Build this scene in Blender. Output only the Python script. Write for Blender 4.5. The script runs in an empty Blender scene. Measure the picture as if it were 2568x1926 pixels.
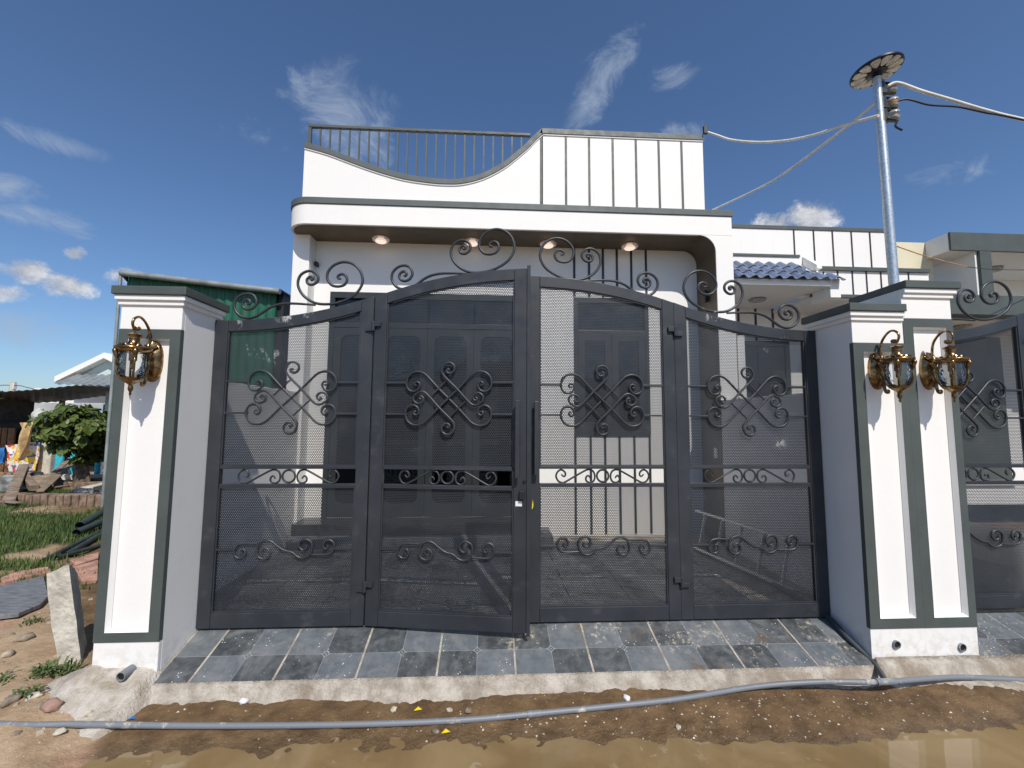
import bpy, bmesh, math, random
import numpy as np
from mathutils import Vector, Matrix
rad = math.radians
random.seed(7); rng = np.random.default_rng(7)
S = bpy.context.scene
C = S.collection

# ------------------------------------------------------------------ camera
F_PX, PW, PH = 1067.585, 2568, 1926
PITCH, YAW, ROLL = rad(4.784), rad(3.033), rad(.3357)
CAM = Vector((-.2425, -2.798, 1.2813))
fw = Vector((math.sin(YAW)*math.cos(PITCH), math.cos(YAW)*math.cos(PITCH), math.sin(PITCH)))
r0 = Vector((math.cos(YAW), -math.sin(YAW), 0)); u0 = r0.cross(fw)
rt = math.cos(ROLL)*r0 + math.sin(ROLL)*u0
up = -math.sin(ROLL)*r0 + math.cos(ROLL)*u0
cam = bpy.data.cameras.new('Camera'); cam.sensor_width = 36; cam.lens = 36*F_PX/PW
cam.clip_start = .05; cam.clip_end = 2000
co = bpy.data.objects.new('Camera', cam); C.objects.link(co)
M = Matrix.Identity(4)
for i in range(3):
    M[i][0], M[i][1], M[i][2], M[i][3] = rt[i], up[i], -fw[i], CAM[i]
co.matrix_world = M
S.camera = co
S.render.resolution_x, S.render.resolution_y = 1024, 768

def ray(px, py):
    px, py = float(px), float(py)
    return fw + (px-PW/2)/F_PX*rt - (py-PH/2)/F_PX*up
def onY(px, py, Y):                      # point of a pixel on a plane of known depth
    v = ray(px, py); return CAM + v*((Y-CAM.y)/v.y)
def onZ(px, py, Z):                      # ... on ground of known height
    v = ray(px, py); return CAM + v*((Z-CAM.z)/v.z)
def onX(px, py, X):
    v = ray(px, py); return CAM + v*((X-CAM.x)/v.x)

# ------------------------------------------------------------------ sky, sun, exposure
SUN = Vector((.28, -1.0, 1.17)).normalized()           # towards the sun
EL = math.asin(SUN.z)
W = bpy.data.worlds.new('World'); S.world = W; W.use_nodes = True
def build_world():
    nt = W.node_tree; N = nt.nodes; L = nt.links; N.clear()
    out = N.new('ShaderNodeOutputWorld'); bg = N.new('ShaderNodeBackground')
    sky = N.new('ShaderNodeTexSky'); sky.sky_type = 'NISHITA'; sky.sun_disc = False
    sky.sun_elevation = EL; sky.sun_rotation = math.atan2(SUN.x, SUN.y)
    sky.air_density = 1.0; sky.dust_density = .6; sky.ozone_density = 8.0; sky.altitude = 0
    bg.inputs['Strength'].default_value = SKY_STRENGTH
    tc = N.new('ShaderNodeTexCoord'); D = tc.outputs['Generated']
    def math_(op, a, b=None, c=None, clamp=False):
        n = N.new('ShaderNodeMath'); n.operation = op; n.use_clamp = clamp
        for i, v in enumerate((a, b, c)):
            if v is None: continue
            if isinstance(v, (int, float)): n.inputs[i].default_value = v
            else: L.new(v, n.inputs[i])
        return n.outputs[0]
    def ramp(f, lo, hi, a, b):
        n = N.new('ShaderNodeMapRange'); n.interpolation_type = 'SMOOTHSTEP'; L.new(f, n.inputs[0])
        for i, v in enumerate((lo, hi, a, b)):
            if isinstance(v, (int, float)): n.inputs[i+1].default_value = v
            else: L.new(v, n.inputs[i+1])
        return n.outputs[0]
    def noise(scale, detail, rough, dist, mscale):
        mp = N.new('ShaderNodeMapping'); mp.inputs['Scale'].default_value = mscale; L.new(D, mp.inputs['Vector'])
        n = N.new('ShaderNodeTexNoise'); n.inputs['Scale'].default_value = scale; n.inputs['Detail'].default_value = detail
        n.inputs['Roughness'].default_value = rough; n.inputs['Distortion'].default_value = dist; L.new(mp.outputs[0], n.inputs['Vector']); return n.outputs['Fac']
    puffy = noise(13, 9, .66, .15, (1, 1, 1.2)); wispy = noise(9, 9, .68, .7, (1, 1, 1.7))
    def mask(c, U, V, a, b, amt):                        # soft elliptical region round a direction
        mp = N.new('ShaderNodeMapping'); mp.vector_type = 'TEXTURE'
        R_ = Matrix((U, V, c)).transposed(); mp.inputs['Location'].default_value = c
        mp.inputs['Rotation'].default_value = R_.to_euler(); mp.inputs['Scale'].default_value = (a, b, 1.)
        L.new(D, mp.inputs['Vector']); ln = N.new('ShaderNodeVectorMath'); ln.operation = 'LENGTH'; L.new(mp.outputs[0], ln.inputs[0])
        return ramp(ln.outputs['Value'], 1.35, 0., 0., amt)
    # (pixel centre, half length, half width, slope in deg, amount, kind)
    CL = [(170,365,250,62,22,1.25,'w'),(20,470,150,80,5,1.15,'w'),(140,560,210,70,20,1.2,'w'),(190,637,56,54,0,1.25,'p'),
          (70,680,110,80,0,1.35,'p'),(165,715,120,76,10,1.3,'p'),(10,735,140,66,0,1.1,'p'),(310,690,120,66,0,1.0,'p'),(70,830,420,150,0,1.1,'w'),(330,860,300,110,0,.8,'w'),
          (880,290,220,170,25,1.15,'w'),(752,215,50,70,-30,1.0,'w'),(660,345,150,70,15,1.1,'w'),
          (1500,205,180,80,-58,1.2,'w'),(1560,140,80,60,-50,1.1,'w'),(1690,190,110,60,-20,.85,'w'),(1725,325,110,52,0,1.0,'w'),
          (2030,545,120,84,0,1.3,'p'),(1950,565,110,70,0,1.2,'p'),(2330,430,300,90,0,.7,'w')]
    mk = {'p': None, 'w': None}
    def addm(k, m): mk[k] = m if mk[k] is None else math_('MAXIMUM', mk[k], m)
    for (px, py, hl, hw, deg, amt, kind) in CL:
        c = ray(px, py).normalized(); e = ray(px+1, py).normalized()-c; U = e-c*e.dot(c); k = U.length; U.normalize(); V = c.cross(U); a = rad(-deg)
        U2 = U*math.cos(a)+V*math.sin(a)*(1 if V.z > 0 else -1); V2 = c.cross(U2); addm(kind, mask(c, U2, V2, hl*k, hw*k, amt))
    # the same kind of scattered fair-weather cloud over the rest of the sky
    for i in range(5):
        az = rad(105+i*48); el = rad(16+(i*37) % 34)
        c = Vector((math.sin(az)*math.cos(el), math.cos(az)*math.cos(el), math.sin(el))); U = c.cross(Vector((0, 0, 1))).normalized(); V = c.cross(U)
        addm('pw'[i % 2], mask(c, U, V, .2, .09, .9))
    dp = ramp(puffy, math_('MULTIPLY_ADD', mk['p'], -.46, .80), math_('MULTIPLY_ADD', mk['p'], -.32, .92), 0., .93)
    dw = ramp(wispy, math_('MULTIPLY_ADD', mk['w'], -.44, .76), math_('MULTIPLY_ADD', mk['w'], -.16, 1.0), 0., .95)
    shade = ramp(puffy, .35, .7, .55, 1.1); cc = N.new('ShaderNodeCombineColor')
    for i, k in enumerate((1., 1.02, 1.08)): L.new(math_('MULTIPLY', shade, CLOUD*k), cc.inputs[i])
    def over(fac, a, b):
        m = N.new('ShaderNodeMix'); m.data_type = 'RGBA'; L.new(fac, m.inputs['Factor']); L.new(a, m.inputs['A'])
        if isinstance(b, tuple): m.inputs['B'].default_value = (*b, 1)
        else: L.new(b, m.inputs['B'])
        return m
    lum = over(dp, over(dw, sky.outputs[0], (3.3, 3.95, 5.0)).outputs['Result'], cc.outputs[0])
    L.new(lum.outputs['Result'], bg.inputs['Color']); L.new(bg.outputs[0], out.inputs['Surface'])
SKY_STRENGTH = .11
CLOUD = 6.6
W.cycles.sampling_method = 'MANUAL'; W.cycles.sample_map_resolution = 256
S.cycles.max_bounces = 8; S.cycles.diffuse_bounces = 3; S.cycles.glossy_bounces = 3; S.cycles.transparent_max_bounces = 10
build_world()
sl = bpy.data.lights.new('sun', 'SUN'); sl.energy = 4.2; sl.angle = rad(.53); sl.color = (1, .935, .845)
so = bpy.data.objects.new('sun', sl); C.objects.link(so); so.rotation_euler = (-SUN).to_track_quat('-Z', 'Y').to_euler()
so.location = (3, -8, 10)
S.view_settings.view_transform = 'Standard'; S.view_settings.look = 'None'
S.view_settings.exposure = .1; S.view_settings.gamma = 1

# ------------------------------------------------------------------ materials
MATS = {}
class NB:
    def __init__(s, name):
        s.m = bpy.data.materials.new(name); s.m.use_nodes = True
        s.t = s.m.node_tree; s.N = s.t.nodes; s.L = s.t.links
        s.p = s.N['Principled BSDF']; s.out = s.N['Material Output']; MATS[name] = s.m
        s.geo = s.N.new('ShaderNodeNewGeometry'); s.pos = s.geo.outputs['Position']
    def set(s, k, v):
        if hasattr(v, 'is_output'): s.L.new(v, s.p.inputs[k])
        else:
            if k in ('Base Color',) and len(v) == 3: v = (*v, 1)
            s.p.inputs[k].default_value = v
    def noise(s, scale, detail=5, rough=.55, vec=None, dist=0, w=None):
        n = s.N.new('ShaderNodeTexNoise'); n.inputs['Scale'].default_value = scale; n.inputs['Detail'].default_value = detail
        n.inputs['Roughness'].default_value = rough; n.inputs['Distortion'].default_value = dist
        s.L.new(vec if vec is not None else s.pos, n.inputs['Vector']); return n.outputs['Fac']
    def vor(s, scale, feature='F1', vec=None):
        n = s.N.new('ShaderNodeTexVoronoi'); n.feature = feature; n.inputs['Scale'].default_value = scale
        s.L.new(vec if vec is not None else s.pos, n.inputs['Vector']); return n.outputs['Distance']
    def scale(s, v, vec=None):
        n = s.N.new('ShaderNodeVectorMath'); n.operation = 'MULTIPLY'
        s.L.new(vec if vec is not None else s.pos, n.inputs[0]); n.inputs[1].default_value = v; return n.outputs[0]
    def math(s, op, a, b=0., clamp=False):
        n = s.N.new('ShaderNodeMath'); n.operation = op; n.use_clamp = clamp
        for i, v in enumerate((a, b)):
            if hasattr(v, 'is_output'): s.L.new(v, n.inputs[i])
            else: n.inputs[i].default_value = v
        return n.outputs[0]
    def ramp(s, f, lo, hi, a=0., b=1.):
        n = s.N.new('ShaderNodeMapRange'); n.interpolation_type = 'SMOOTHSTEP'
        s.L.new(f, n.inputs['Value']) if hasattr(f, 'is_output') else None
        n.inputs['From Min'].default_value = lo; n.inputs['From Max'].default_value = hi
        n.inputs['To Min'].default_value = a; n.inputs['To Max'].default_value = b; return n.outputs[0]
    def mix(s, f, a, b):
        n = s.N.new('ShaderNodeMix'); n.data_type = 'RGBA'
        for k, v in (('Factor', f), ('A', a), ('B', b)):
            if hasattr(v, 'is_output'): s.L.new(v, n.inputs[k])
            elif k == 'Factor': n.inputs[k].default_value = v
            else: n.inputs[k].default_value = (*v, 1) if len(v) == 3 else v
        return n.outputs['Result']
    def attr(s, name):
        n = s.N.new('ShaderNodeAttribute'); n.attribute_name = name; return n.outputs['Fac']
    def bump(s, h, strength=.3, dist=.01):
        n = s.N.new('ShaderNodeBump'); n.inputs['Strength'].default_value = strength; n.inputs['Distance'].default_value = dist
        s.L.new(h, n.inputs['Height']); s.L.new(n.outputs[0], s.p.inputs['Normal'])
    def sep(s, vec=None):
        n = s.N.new('ShaderNodeSeparateXYZ'); s.L.new(vec if vec is not None else s.pos, n.inputs[0]); return n.outputs
def simple(name, col, rough=.6, metal=0., var=.12, scale=6., bump=0., bscale=60., spec=None):
    b = NB(name); n = b.noise(scale, 6)
    dk = tuple(c*(1-var*2) for c in col); lt = tuple(min(1, c*(1+var)) for c in col)
    b.set('Base Color', b.mix(b.ramp(n, .3, .7), dk, lt)); b.set('Metallic', metal)
    b.set('Roughness', b.ramp(b.noise(scale*2.3, 4), .3, .7, max(.03, rough-.08), rough+.08))
    if spec is not None: b.set('Specular IOR Level', spec)
    if bump: b.bump(b.noise(bscale, 6), bump, .004)
    return b.m
def build_materials():
    # fresh white masonry paint, faint roller texture and hand marks
    b = NB('white_paint'); n1 = b.noise(1.1, 5); n2 = b.noise(9, 6)
    c = b.mix(b.ramp(n1, .35, .75), (.80, .79, .765), (.765, .76, .74))
    c = b.mix(b.ramp(b.noise(4.2, 7, .7), .62, .74, 0, .35), c, (.70, .69, .665))
    x, y, z = b.sep(); drip = b.ramp(b.noise(5, 6, .65, b.scale((5, 5, .35))), .60, .74, 0, .22); c = b.mix(drip, c, (.60, .59, .56))
    spl = b.math('MULTIPLY', b.ramp(z, .16, -.10), b.ramp(b.noise(19, 7, .7), .44, .60)); c = b.mix(b.math('MULTIPLY', spl, .36), c, (.46, .38, .29)); b.set('Base Color', c)
    b.set('Roughness', .62); b.bump(b.math('ADD', b.noise(120, 3), b.math('MULTIPLY', b.noise(14, 4), 1.2)), .16, .004)
    simple('trim_paint', (.068, .083, .078), .55, 0, .06, 5, .12, 110)
    simple('house_trim', (.088, .104, .104), .55, 0, .06, 5, .12, 110)
    simple('stripe_paint', (.022, .025, .03), .5, 0, .1, 5)
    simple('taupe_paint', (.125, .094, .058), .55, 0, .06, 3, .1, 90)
    # satin charcoal gate enamel with dust, scuffs and paint smears
    b = NB('gate_enamel'); base = b.mix(b.ramp(b.noise(3.5, 6), .3, .7), (.020, .0235, .029), (.029, .033, .040))
    dust = b.ramp(b.noise(7, 8, .7), .56, .72, 0, .3); base = b.mix(dust, base, (.10, .10, .105))
    smear = None
    for (px, py, r) in ((722,792,.09),(775,788,.05),(600,815,.05),(622,878,.05),(655,890,.06),(690,895,.07),(1955,1112,.06),(1912,880,.05),(1960,840,.05),(1780,792,.1)):
        d = b.N.new('ShaderNodeVectorMath'); d.operation = 'DISTANCE'; b.L.new(b.pos, d.inputs[0]); d.inputs[1].default_value = onY(px, py, 0)
        k = b.ramp(d.outputs['Value'], r, r*.2); smear = k if smear is None else b.math('MAXIMUM', smear, k)
    k = b.math('MULTIPLY', smear, b.ramp(b.noise(26, 7, .7, b.scale((1, 1, .6))), .52, .60), clamp=True)
    base = b.mix(b.math('MULTIPLY', k, .62), base, (.62, .62, .61)); b.set('Base Color', base)
    b.set('Roughness', b.ramp(b.noise(11, 5), .3, .7, .36, .54)); b.bump(b.noise(55, 4), .06, .003)
    simple('dark_frame', (.024, .029, .030), .4, 0, .1, 4)
    simple('black_plastic', (.012, .012, .013), .45, 0, .1, 8)
    b = NB('bronze'); n = b.noise(28, 5)
    b.set('Base Color', b.mix(b.ramp(n, .35, .7), (.13, .078, .038), (.42, .27, .13))); b.set('Metallic', 1.)
    b.set('Roughness', b.ramp(n, .3, .7, .36, .2)); b.bump(b.noise(75, 4), .25, .004)
    def clear(name, tint, gloss, ior, bscale, bstr, bdist):
        b = NB(name); tr = b.N.new('ShaderNodeBsdfTransparent'); tr.inputs[0].default_value = (*tint, 1)
        gl = b.N.new('ShaderNodeBsdfGlossy'); gl.inputs['Roughness'].default_value = gloss; gl.inputs['Color'].default_value = (.95, .97, 1, 1)
        fr = b.N.new('ShaderNodeFresnel'); fr.inputs['IOR'].default_value = ior
        bp = b.N.new('ShaderNodeBump'); bp.inputs['Strength'].default_value = bstr; bp.inputs['Distance'].default_value = bdist
        b.L.new(b.noise(bscale, 2), bp.inputs['Height'])
        for x in (gl, fr): b.L.new(bp.outputs[0], x.inputs['Normal'])
        mx = b.N.new('ShaderNodeMixShader'); b.L.new(fr.outputs[0], mx.inputs[0]); b.L.new(tr.outputs[0], mx.inputs[1]); b.L.new(gl.outputs[0], mx.inputs[2])
        b.L.new(mx.outputs[0], b.out.inputs['Surface'])
    clear('lantern_glass', (.90, .92, .92), .02, 1.55, 34, .55, .012)
    clear('window_glass', (.30, .36, .33), .02, 1.5, 1.2, .03, .02)
    clear('lamp_glass', (.80, .80, .78), .04, 1.8, 60, .8, .01)
    clear('plastic_film', (.80, .82, .84), .12, 1.9, 30, 1., .03)
    simple('lamp_diffuser', (.80, .56, .46), .5, 0, .04, 8)
    p_ = MATS['lamp_diffuser'].node_tree.nodes['Principled BSDF']; p_.inputs['Emission Color'].default_value = (1., .76, .62, 1); p_.inputs['Emission Strength'].default_value = .9
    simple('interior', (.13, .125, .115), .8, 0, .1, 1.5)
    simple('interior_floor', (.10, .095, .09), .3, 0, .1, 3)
    b = NB('granite'); v = b.noise(140, 2); b.set('Base Color', b.mix(b.ramp(v, .45, .65), (.018, .018, .02), (.07, .07, .075))); b.set('Roughness', .22)
    # printed outdoor tile: four quarters, dark and blue grey, pale star in the middle; cement haze and splashes
    b = NB('printed_tile'); tco = b.N.new('ShaderNodeTexCoord'); x, y, z = b.sep(tco.outputs['Object'])
    ax = b.math('ABSOLUTE', x); ay = b.math('ABSOLUTE', y)
    chk = b.math('GREATER_THAN', b.math('MULTIPLY', x, y), 0.)
    stone = b.noise(17, 8, .7)
    dark = b.mix(b.ramp(stone, .35, .68), (.030, .036, .040), (.080, .090, .096))
    pale = b.mix(b.ramp(stone, .3, .7), (.082, .096, .108), (.135, .152, .166))
    c = b.mix(chk, dark, pale)
    line = b.math('LESS_THAN', b.math('MINIMUM', ax, ay), .0016)
    c = b.mix(b.math('MULTIPLY', line, .8), c, (.23, .25, .27))
    # star: inside the curve made by four quarter circles
    ex = b.math('SUBTRACT', .040, ax, clamp=True); ey = b.math('SUBTRACT', .040, ay, clamp=True)
    rr = b.math('SQRT', b.math('ADD', b.math('MULTIPLY', ex, ex), b.math('MULTIPLY', ey, ey)))
    c = b.mix(b.math('MULTIPLY', b.math('GREATER_THAN', rr, .040), .9), c, (.26, .27, .275))
    dd = b.math('ADD', ax, ay)
    ring = b.math('MULTIPLY', b.math('LESS_THAN', dd, .017), b.math('GREATER_THAN', dd, .006)); c = b.mix(b.math('MULTIPLY', ring, .75), c, (.03, .03, .03))
    haze = b.ramp(b.noise(5.5, 8, .68, None, .7), .40, .74, .06, .60); c = b.mix(haze, c, (.21, .215, .215))
    blotch = b.math('MULTIPLY', b.ramp(b.noise(3.1, 5, .6), .54, .64), b.ramp(b.noise(34, 8, .72), .52, .60)); c = b.mix(b.math('MULTIPLY', blotch, .85), c, (.42, .37, .28))
    spots = b.math('MULTIPLY', b.ramp(b.vor(46), .17, .10), b.ramp(b.noise(7, 3), .50, .62)); c = b.mix(b.math('MULTIPLY', spots, .9), c, (.75, .75, .73))
    mud = b.math('MULTIPLY', b.ramp(b.noise(4.3, 4), .62, .70), b.ramp(b.noise(31, 5), .4, .55)); c = b.mix(b.math('MULTIPLY', mud, .8), c, (.13, .085, .045))
    b.set('Base Color', c); b.set('Roughness', b.ramp(b.math('ADD', haze, blotch), 0, .6, .3, .75)); b.bump(b.noise(60, 5), .1, .003)
    b = NB('mortar'); n = b.noise(9, 8, .7)
    c = b.mix(b.ramp(n, .3, .7), (.25, .21, .165), (.52, .475, .405)); c = b.mix(b.ramp(b.noise(3, 6, .7), .48, .64, 0, .75), c, (.24, .19, .14)); c = b.mix(b.ramp(b.noise(13, 8, .75), .60, .70, 0, .7), c, (.15, .105, .07))
    c = b.mix(b.ramp(b.vor(60), .12, .05, 0, .6), c, (.72, .71, .68)); b.set('Base Color', c); b.set('Roughness', .85)
    b.bump(b.math('ADD', b.noise(28, 8, .7), b.noise(90, 4)), .8, .012)
    b = NB('mortar_white'); n = b.noise(8, 8, .7); c = b.mix(b.ramp(n, .3, .7), (.30, .25, .19), (.58, .54, .48)); b.set('Base Color', c); b.set('Roughness', .85)
    b.bump(b.math('ADD', b.noise(24, 8, .7), b.noise(80, 4)), .9, .014)
    b = NB('concrete'); n = b.noise(7, 8, .7); c = b.mix(b.ramp(n, .3, .7), (.38, .35, .29), (.62, .58, .50)); b.set('Base Color', c); b.set('Roughness', .9)
    b.bump(b.math('ADD', b.noise(20, 8, .7), b.math('MULTIPLY', b.vor(35), .6)), .7, .012)
    # earth: wet mud, dry laterite dirt, turf soil
    b = NB('earth'); dry = b.attr('dry'); wet = b.attr('wet'); green = b.attr('green')
    n = b.noise(6, 9, .7); f = b.noise(38, 6, .7)
    mud = b.mix(b.ramp(n, .3, .7), (.085, .047, .018), (.195, .120, .055)); mud = b.mix(b.ramp(f, .56, .72, 0, .5), mud, (.24, .17, .095))
    dirt = b.mix(b.ramp(n, .3, .7), (.30, .20, .115), (.47, .345, .22)); dirt = b.mix(b.ramp(b.noise(1.7, 5), .55, .7, 0, .6), dirt, (.40, .22, .15))
    dirt = b.mix(b.ramp(f, .6, .75, 0, .6), dirt, (.60, .50, .38))
    turf = b.mix(b.ramp(n, .35, .65), (.030, .046, .012), (.085, .085, .032))
    c = b.mix(dry, mud, dirt); c = b.mix(green, c, turf)
    c = b.mix(b.math('MULTIPLY', b.ramp(b.vor(70), .10, .04), b.ramp(b.noise(4, 3), .42, .6)), c, (.68, .64, .55))
    b.set('Base Color', b.mix(b.math('MULTIPLY', b.ramp(wet, .55, 1.), .45), c, (.105, .069, .032))); b.set('Roughness', b.ramp(wet, 0, 1, .92, .34)); b.bump(b.math('ADD', b.noise(22, 9, .72), b.math('MULTIPLY', f, .7)), .75, .02)
    b = NB('muddy_water'); n = b.noise(2.2, 6, .6, None, .8)
    c = b.mix(b.ramp(n, .35, .7), (.190, .128, .058), (.268, .192, .096))
    scum = b.math('MULTIPLY', b.ramp(b.noise(13, 3, .5, None, .6), .62, .66), b.ramp(b.noise(2.7, 3), .42, .56)); c = b.mix(b.math('MULTIPLY', scum, .5), c, (.36, .30, .21))
    b.set('Base Color', c); b.set('Roughness', b.ramp(scum, 0, 1, .035, .3)); b.set('IOR', 1.36); b.set('Specular IOR Level', .62); b.bump(b.noise(6, 3), .035, .01)
    b = NB('grey_pvc'); n = b.noise(9, 6, .7, b.scale((1, 1, 1))); c = b.mix(b.ramp(n, .55, .66, 0, .8), (.165, .18, .20), (.52, .48, .41)); b.set('Base Color', c); b.set('Roughness', .5); b.bump(b.noise(90, 3), .1, .002)
    simple('dark_pvc', (.045, .055, .062), .5, 0, .15, 6)
    b = NB('galvanised'); n = b.vor(55); b.set('Base Color', b.mix(b.ramp(n, .1, .7), (.40, .45, .48), (.56, .61, .63))); b.set('Metallic', .75); b.set('Roughness', .38)
    simple('aluminium', (.62, .63, .64), .35, .9, .08, 8)
    simple('cable_white', (.70, .69, .62), .55, 0, .08, 9); simple('cable_black', (.012, .012, .02), .5, 0, .1, 9)
    simple('cable_orange', (.55, .27, .08), .5, 0, .1, 9); simple('porcelain', (.36, .36, .35), .25, 0, .2, 30)
    simple('lamp_black', (.010, .012, .025), .35, 0, .1, 12); simple('lamp_petal', (.66, .65, .60), .3, .2, .15, 20)
    simple('blue_glaze', (.125, .165, .255), .45, 0, .15, 9)
    simple('cream_wall', (.62, .58, .42), .7, 0, .06, 3, .1)
    simple('green_sheet', (.013, .105, .058), .45, .1, .12, 3); simple('zinc_sheet', (.30, .33, .33), .45, .3, .15, 4)
    simple('dark_sheet', (.014, .017, .018), .6, .1, .2, 3); simple('pale_wall', (.46, .47, .46), .8, 0, .12, 1.5, .2, 40)
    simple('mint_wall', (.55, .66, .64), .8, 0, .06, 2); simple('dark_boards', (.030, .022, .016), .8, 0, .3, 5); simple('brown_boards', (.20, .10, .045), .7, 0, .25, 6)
    b = NB('weathered_wood'); n = b.noise(7, 7, .65, b.scale((1, 1, 9))); b.set('Base Color', b.mix(b.ramp(n, .3, .7), (.135, .095, .065), (.31, .245, .185))); b.set('Roughness', .85); b.bump(n, .4, .006)
    simple('laterite', (.235, .160, .112), .9, 0, .25, 9, .6, 30); simple('bark', (.16, .12, .085), .9, 0, .3, 14, .8, 30)
    b = NB('leaf'); oi = b.N.new('ShaderNodeObjectInfo'); n = b.noise(9, 3); c = b.mix(b.ramp(n, .3, .7), (.045, .080, .016), (.140, .180, .036)); b.set('Base Color', c); b.set('Roughness', .42)
    tl = b.N.new('ShaderNodeBsdfTranslucent'); b.L.new(c, tl.inputs[0]); mx = b.N.new('ShaderNodeMixShader'); mx.inputs[0].default_value = .25; b.L.new(b.p.outputs[0], mx.inputs[1]); b.L.new(tl.outputs[0], mx.inputs[2]); b.L.new(mx.outputs[0], b.out.inputs['Surface'])
    b = NB('grass'); n = b.noise(2.2, 5); f = b.noise(30, 3); c = b.mix(b.ramp(n, .35, .65), (.036, .078, .012), (.085, .125, .026)); c = b.mix(b.ramp(f, .58, .75, 0, .5), c, (.16, .17, .06)); b.set('Base Color', c); b.set('Roughness', .7)
    b = NB('weed'); n = b.noise(14, 3); b.set('Base Color', b.mix(n, (.045, .085, .018), (.10, .14, .04))); b.set('Roughness', .6)
    simple('turquoise', (.035, .42, .52), .5, 0, .12, 8); simple('yellow_cloth', (.62, .44, .22), .8, 0, .15, 10, .4, 25)
    b = NB('banner'); x, y, z = b.sep(); n = b.noise(4.2, 2, .5, b.scale((1.6, 1, 1))); m = b.noise(11, 3, .5, b.scale((1, 1, 1.4)))
    c = b.mix(b.ramp(n, .46, .50), (.70, .50, .06), (.72, .72, .70)); c = b.mix(b.ramp(m, .57, .60), c, (.52, .045, .05)); c = b.mix(b.ramp(b.noise(6, 2), .60, .63), c, (.05, .12, .34)); b.set('Base Color', c); b.set('Roughness', .6)
    simple('green_plastic', (.05, .26, .10), .4, 0, .1, 9); simple('grey_tarp', (.24, .25, .25), .6, 0, .35, 5, .5, 12); simple('dark_tarp', (.05, .055, .055), .7, 0, .3, 5, .6, 12)
    b = NB('slate'); n = b.noise(10, 7, .7, b.scale((1, 4, 1))); b.set('Base Color', b.mix(b.ramp(n, .3, .7), (.095, .10, .108), (.22, .225, .235))); b.set('Roughness', .6); b.bump(n, .4, .006)
    simple('pink_slab', (.46, .255, .19), .9, 0, .2, 7, .6, 30); simple('pebble', (.50, .45, .36), .8, 0, .3, 25, .5, 60); simple('stone', (.34, .28, .21), .9, 0, .3, 14, .7, 40)
    simple('brick_red', (.30, .19, .145), .9, 0, .2, 14, .5, 40); simple('white_plastic', (.72, .73, .74), .4, 0, .05, 9); simple('sticker_yellow', (.75, .60, .02), .4, 0, .05, 9); simple('blue_scrap', (.03, .16, .42), .4, 0, .1, 9)
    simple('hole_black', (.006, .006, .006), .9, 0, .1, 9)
build_materials()

# ------------------------------------------------------------------ geometry helpers
class MB:
    def __init__(s): s.v = []; s.f = []
    def add(s, vs, fs):
        o = len(s.v); s.v += [tuple(v) for v in vs]; s.f += [tuple(i+o for i in f) for f in fs]; return s
    def box(s, x0, x1, y0, y1, z0, z1):
        return s.add([(x0,y0,z0),(x1,y0,z0),(x1,y1,z0),(x0,y1,z0),(x0,y0,z1),(x1,y0,z1),(x1,y1,z1),(x0,y1,z1)],
                     [(0,3,2,1),(4,5,6,7),(0,1,5,4),(1,2,6,5),(2,3,7,6),(3,0,4,7)])
    def prism(s, poly, a, b, axis='y'):
        n = len(poly)
        def P(p, t): return {'y': (p[0], t, p[1]), 'z': (p[0], p[1], t), 'x': (t, p[0], p[1])}[axis]
        vs = [P(p, a) for p in poly]+[P(p, b) for p in poly]
        return s.add(vs, [tuple(range(n)), tuple(range(2*n-1, n-1, -1))]+[(i, i+n, (i+1) % n+n, (i+1) % n) for i in range(n)])
    def strip(s, top, bot, a, b):                     # band between two polylines in XZ, thick in Y
        n = len(top); vs = []
        for p, q in zip(top, bot): vs += [(p[0],a,p[1]),(q[0],a,q[1]),(q[0],b,q[1]),(p[0],b,p[1])]
        fs = []
        for i in range(n-1):
            o = 4*i
            for k in range(4): fs.append((o+k, o+(k+1) % 4, o+4+(k+1) % 4, o+4+k))
        fs += [(3,2,1,0), tuple(4*(n-1)+k for k in range(4))]
        return s.add(vs, fs)
    def tube(s, pts, r, n=8, caps=True):
        pts = [Vector(p) for p in pts]; m = len(pts); vs = []; fs = []
        prev = None
        for i, p in enumerate(pts):
            t = (pts[min(i+1, m-1)]-pts[max(i-1, 0)]).normalized()
            if prev is None:
                a = Vector((0, 0, 1)) if abs(t.z) < .9 else Vector((1, 0, 0)); prev = t.cross(a).normalized()
            prev = (prev-t*prev.dot(t)).normalized(); q = t.cross(prev)
            rr = r[i] if isinstance(r, (list, tuple)) else r
            for k in range(n):
                a = 2*math.pi*k/n; vs.append(p+(prev*math.cos(a)+q*math.sin(a))*rr)
        for i in range(m-1):
            for k in range(n): fs.append((i*n+k, i*n+(k+1) % n, (i+1)*n+(k+1) % n, (i+1)*n+k))
        if caps: fs += [tuple(range(n-1, -1, -1)), tuple((m-1)*n+k for k in range(n))]
        return s.add(vs, fs)
    def lathe(s, prof, n=24, c=(0, 0, 0), caps=True):
        vs = []; fs = []
        for r, z in prof:
            for k in range(n):
                a = 2*math.pi*k/n; vs.append((c[0]+r*math.cos(a), c[1]+r*math.sin(a), c[2]+z))
        for i in range(len(prof)-1):
            for k in range(n): fs.append((i*n+k, i*n+(k+1) % n, (i+1)*n+(k+1) % n, (i+1)*n+k))
        if caps: fs += [tuple(range(n-1, -1, -1)), tuple((len(prof)-1)*n+k for k in range(n))]
        return s.add(vs, fs)
    def mesh(s, name):
        me = bpy.data.meshes.new(name); me.from_pydata(s.v, [], s.f); me.validate(); me.update()
        bm = bmesh.new(); bm.from_mesh(me); bmesh.ops.recalc_face_normals(bm, faces=bm.faces); bm.to_mesh(me); bm.free()
        return me
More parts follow.
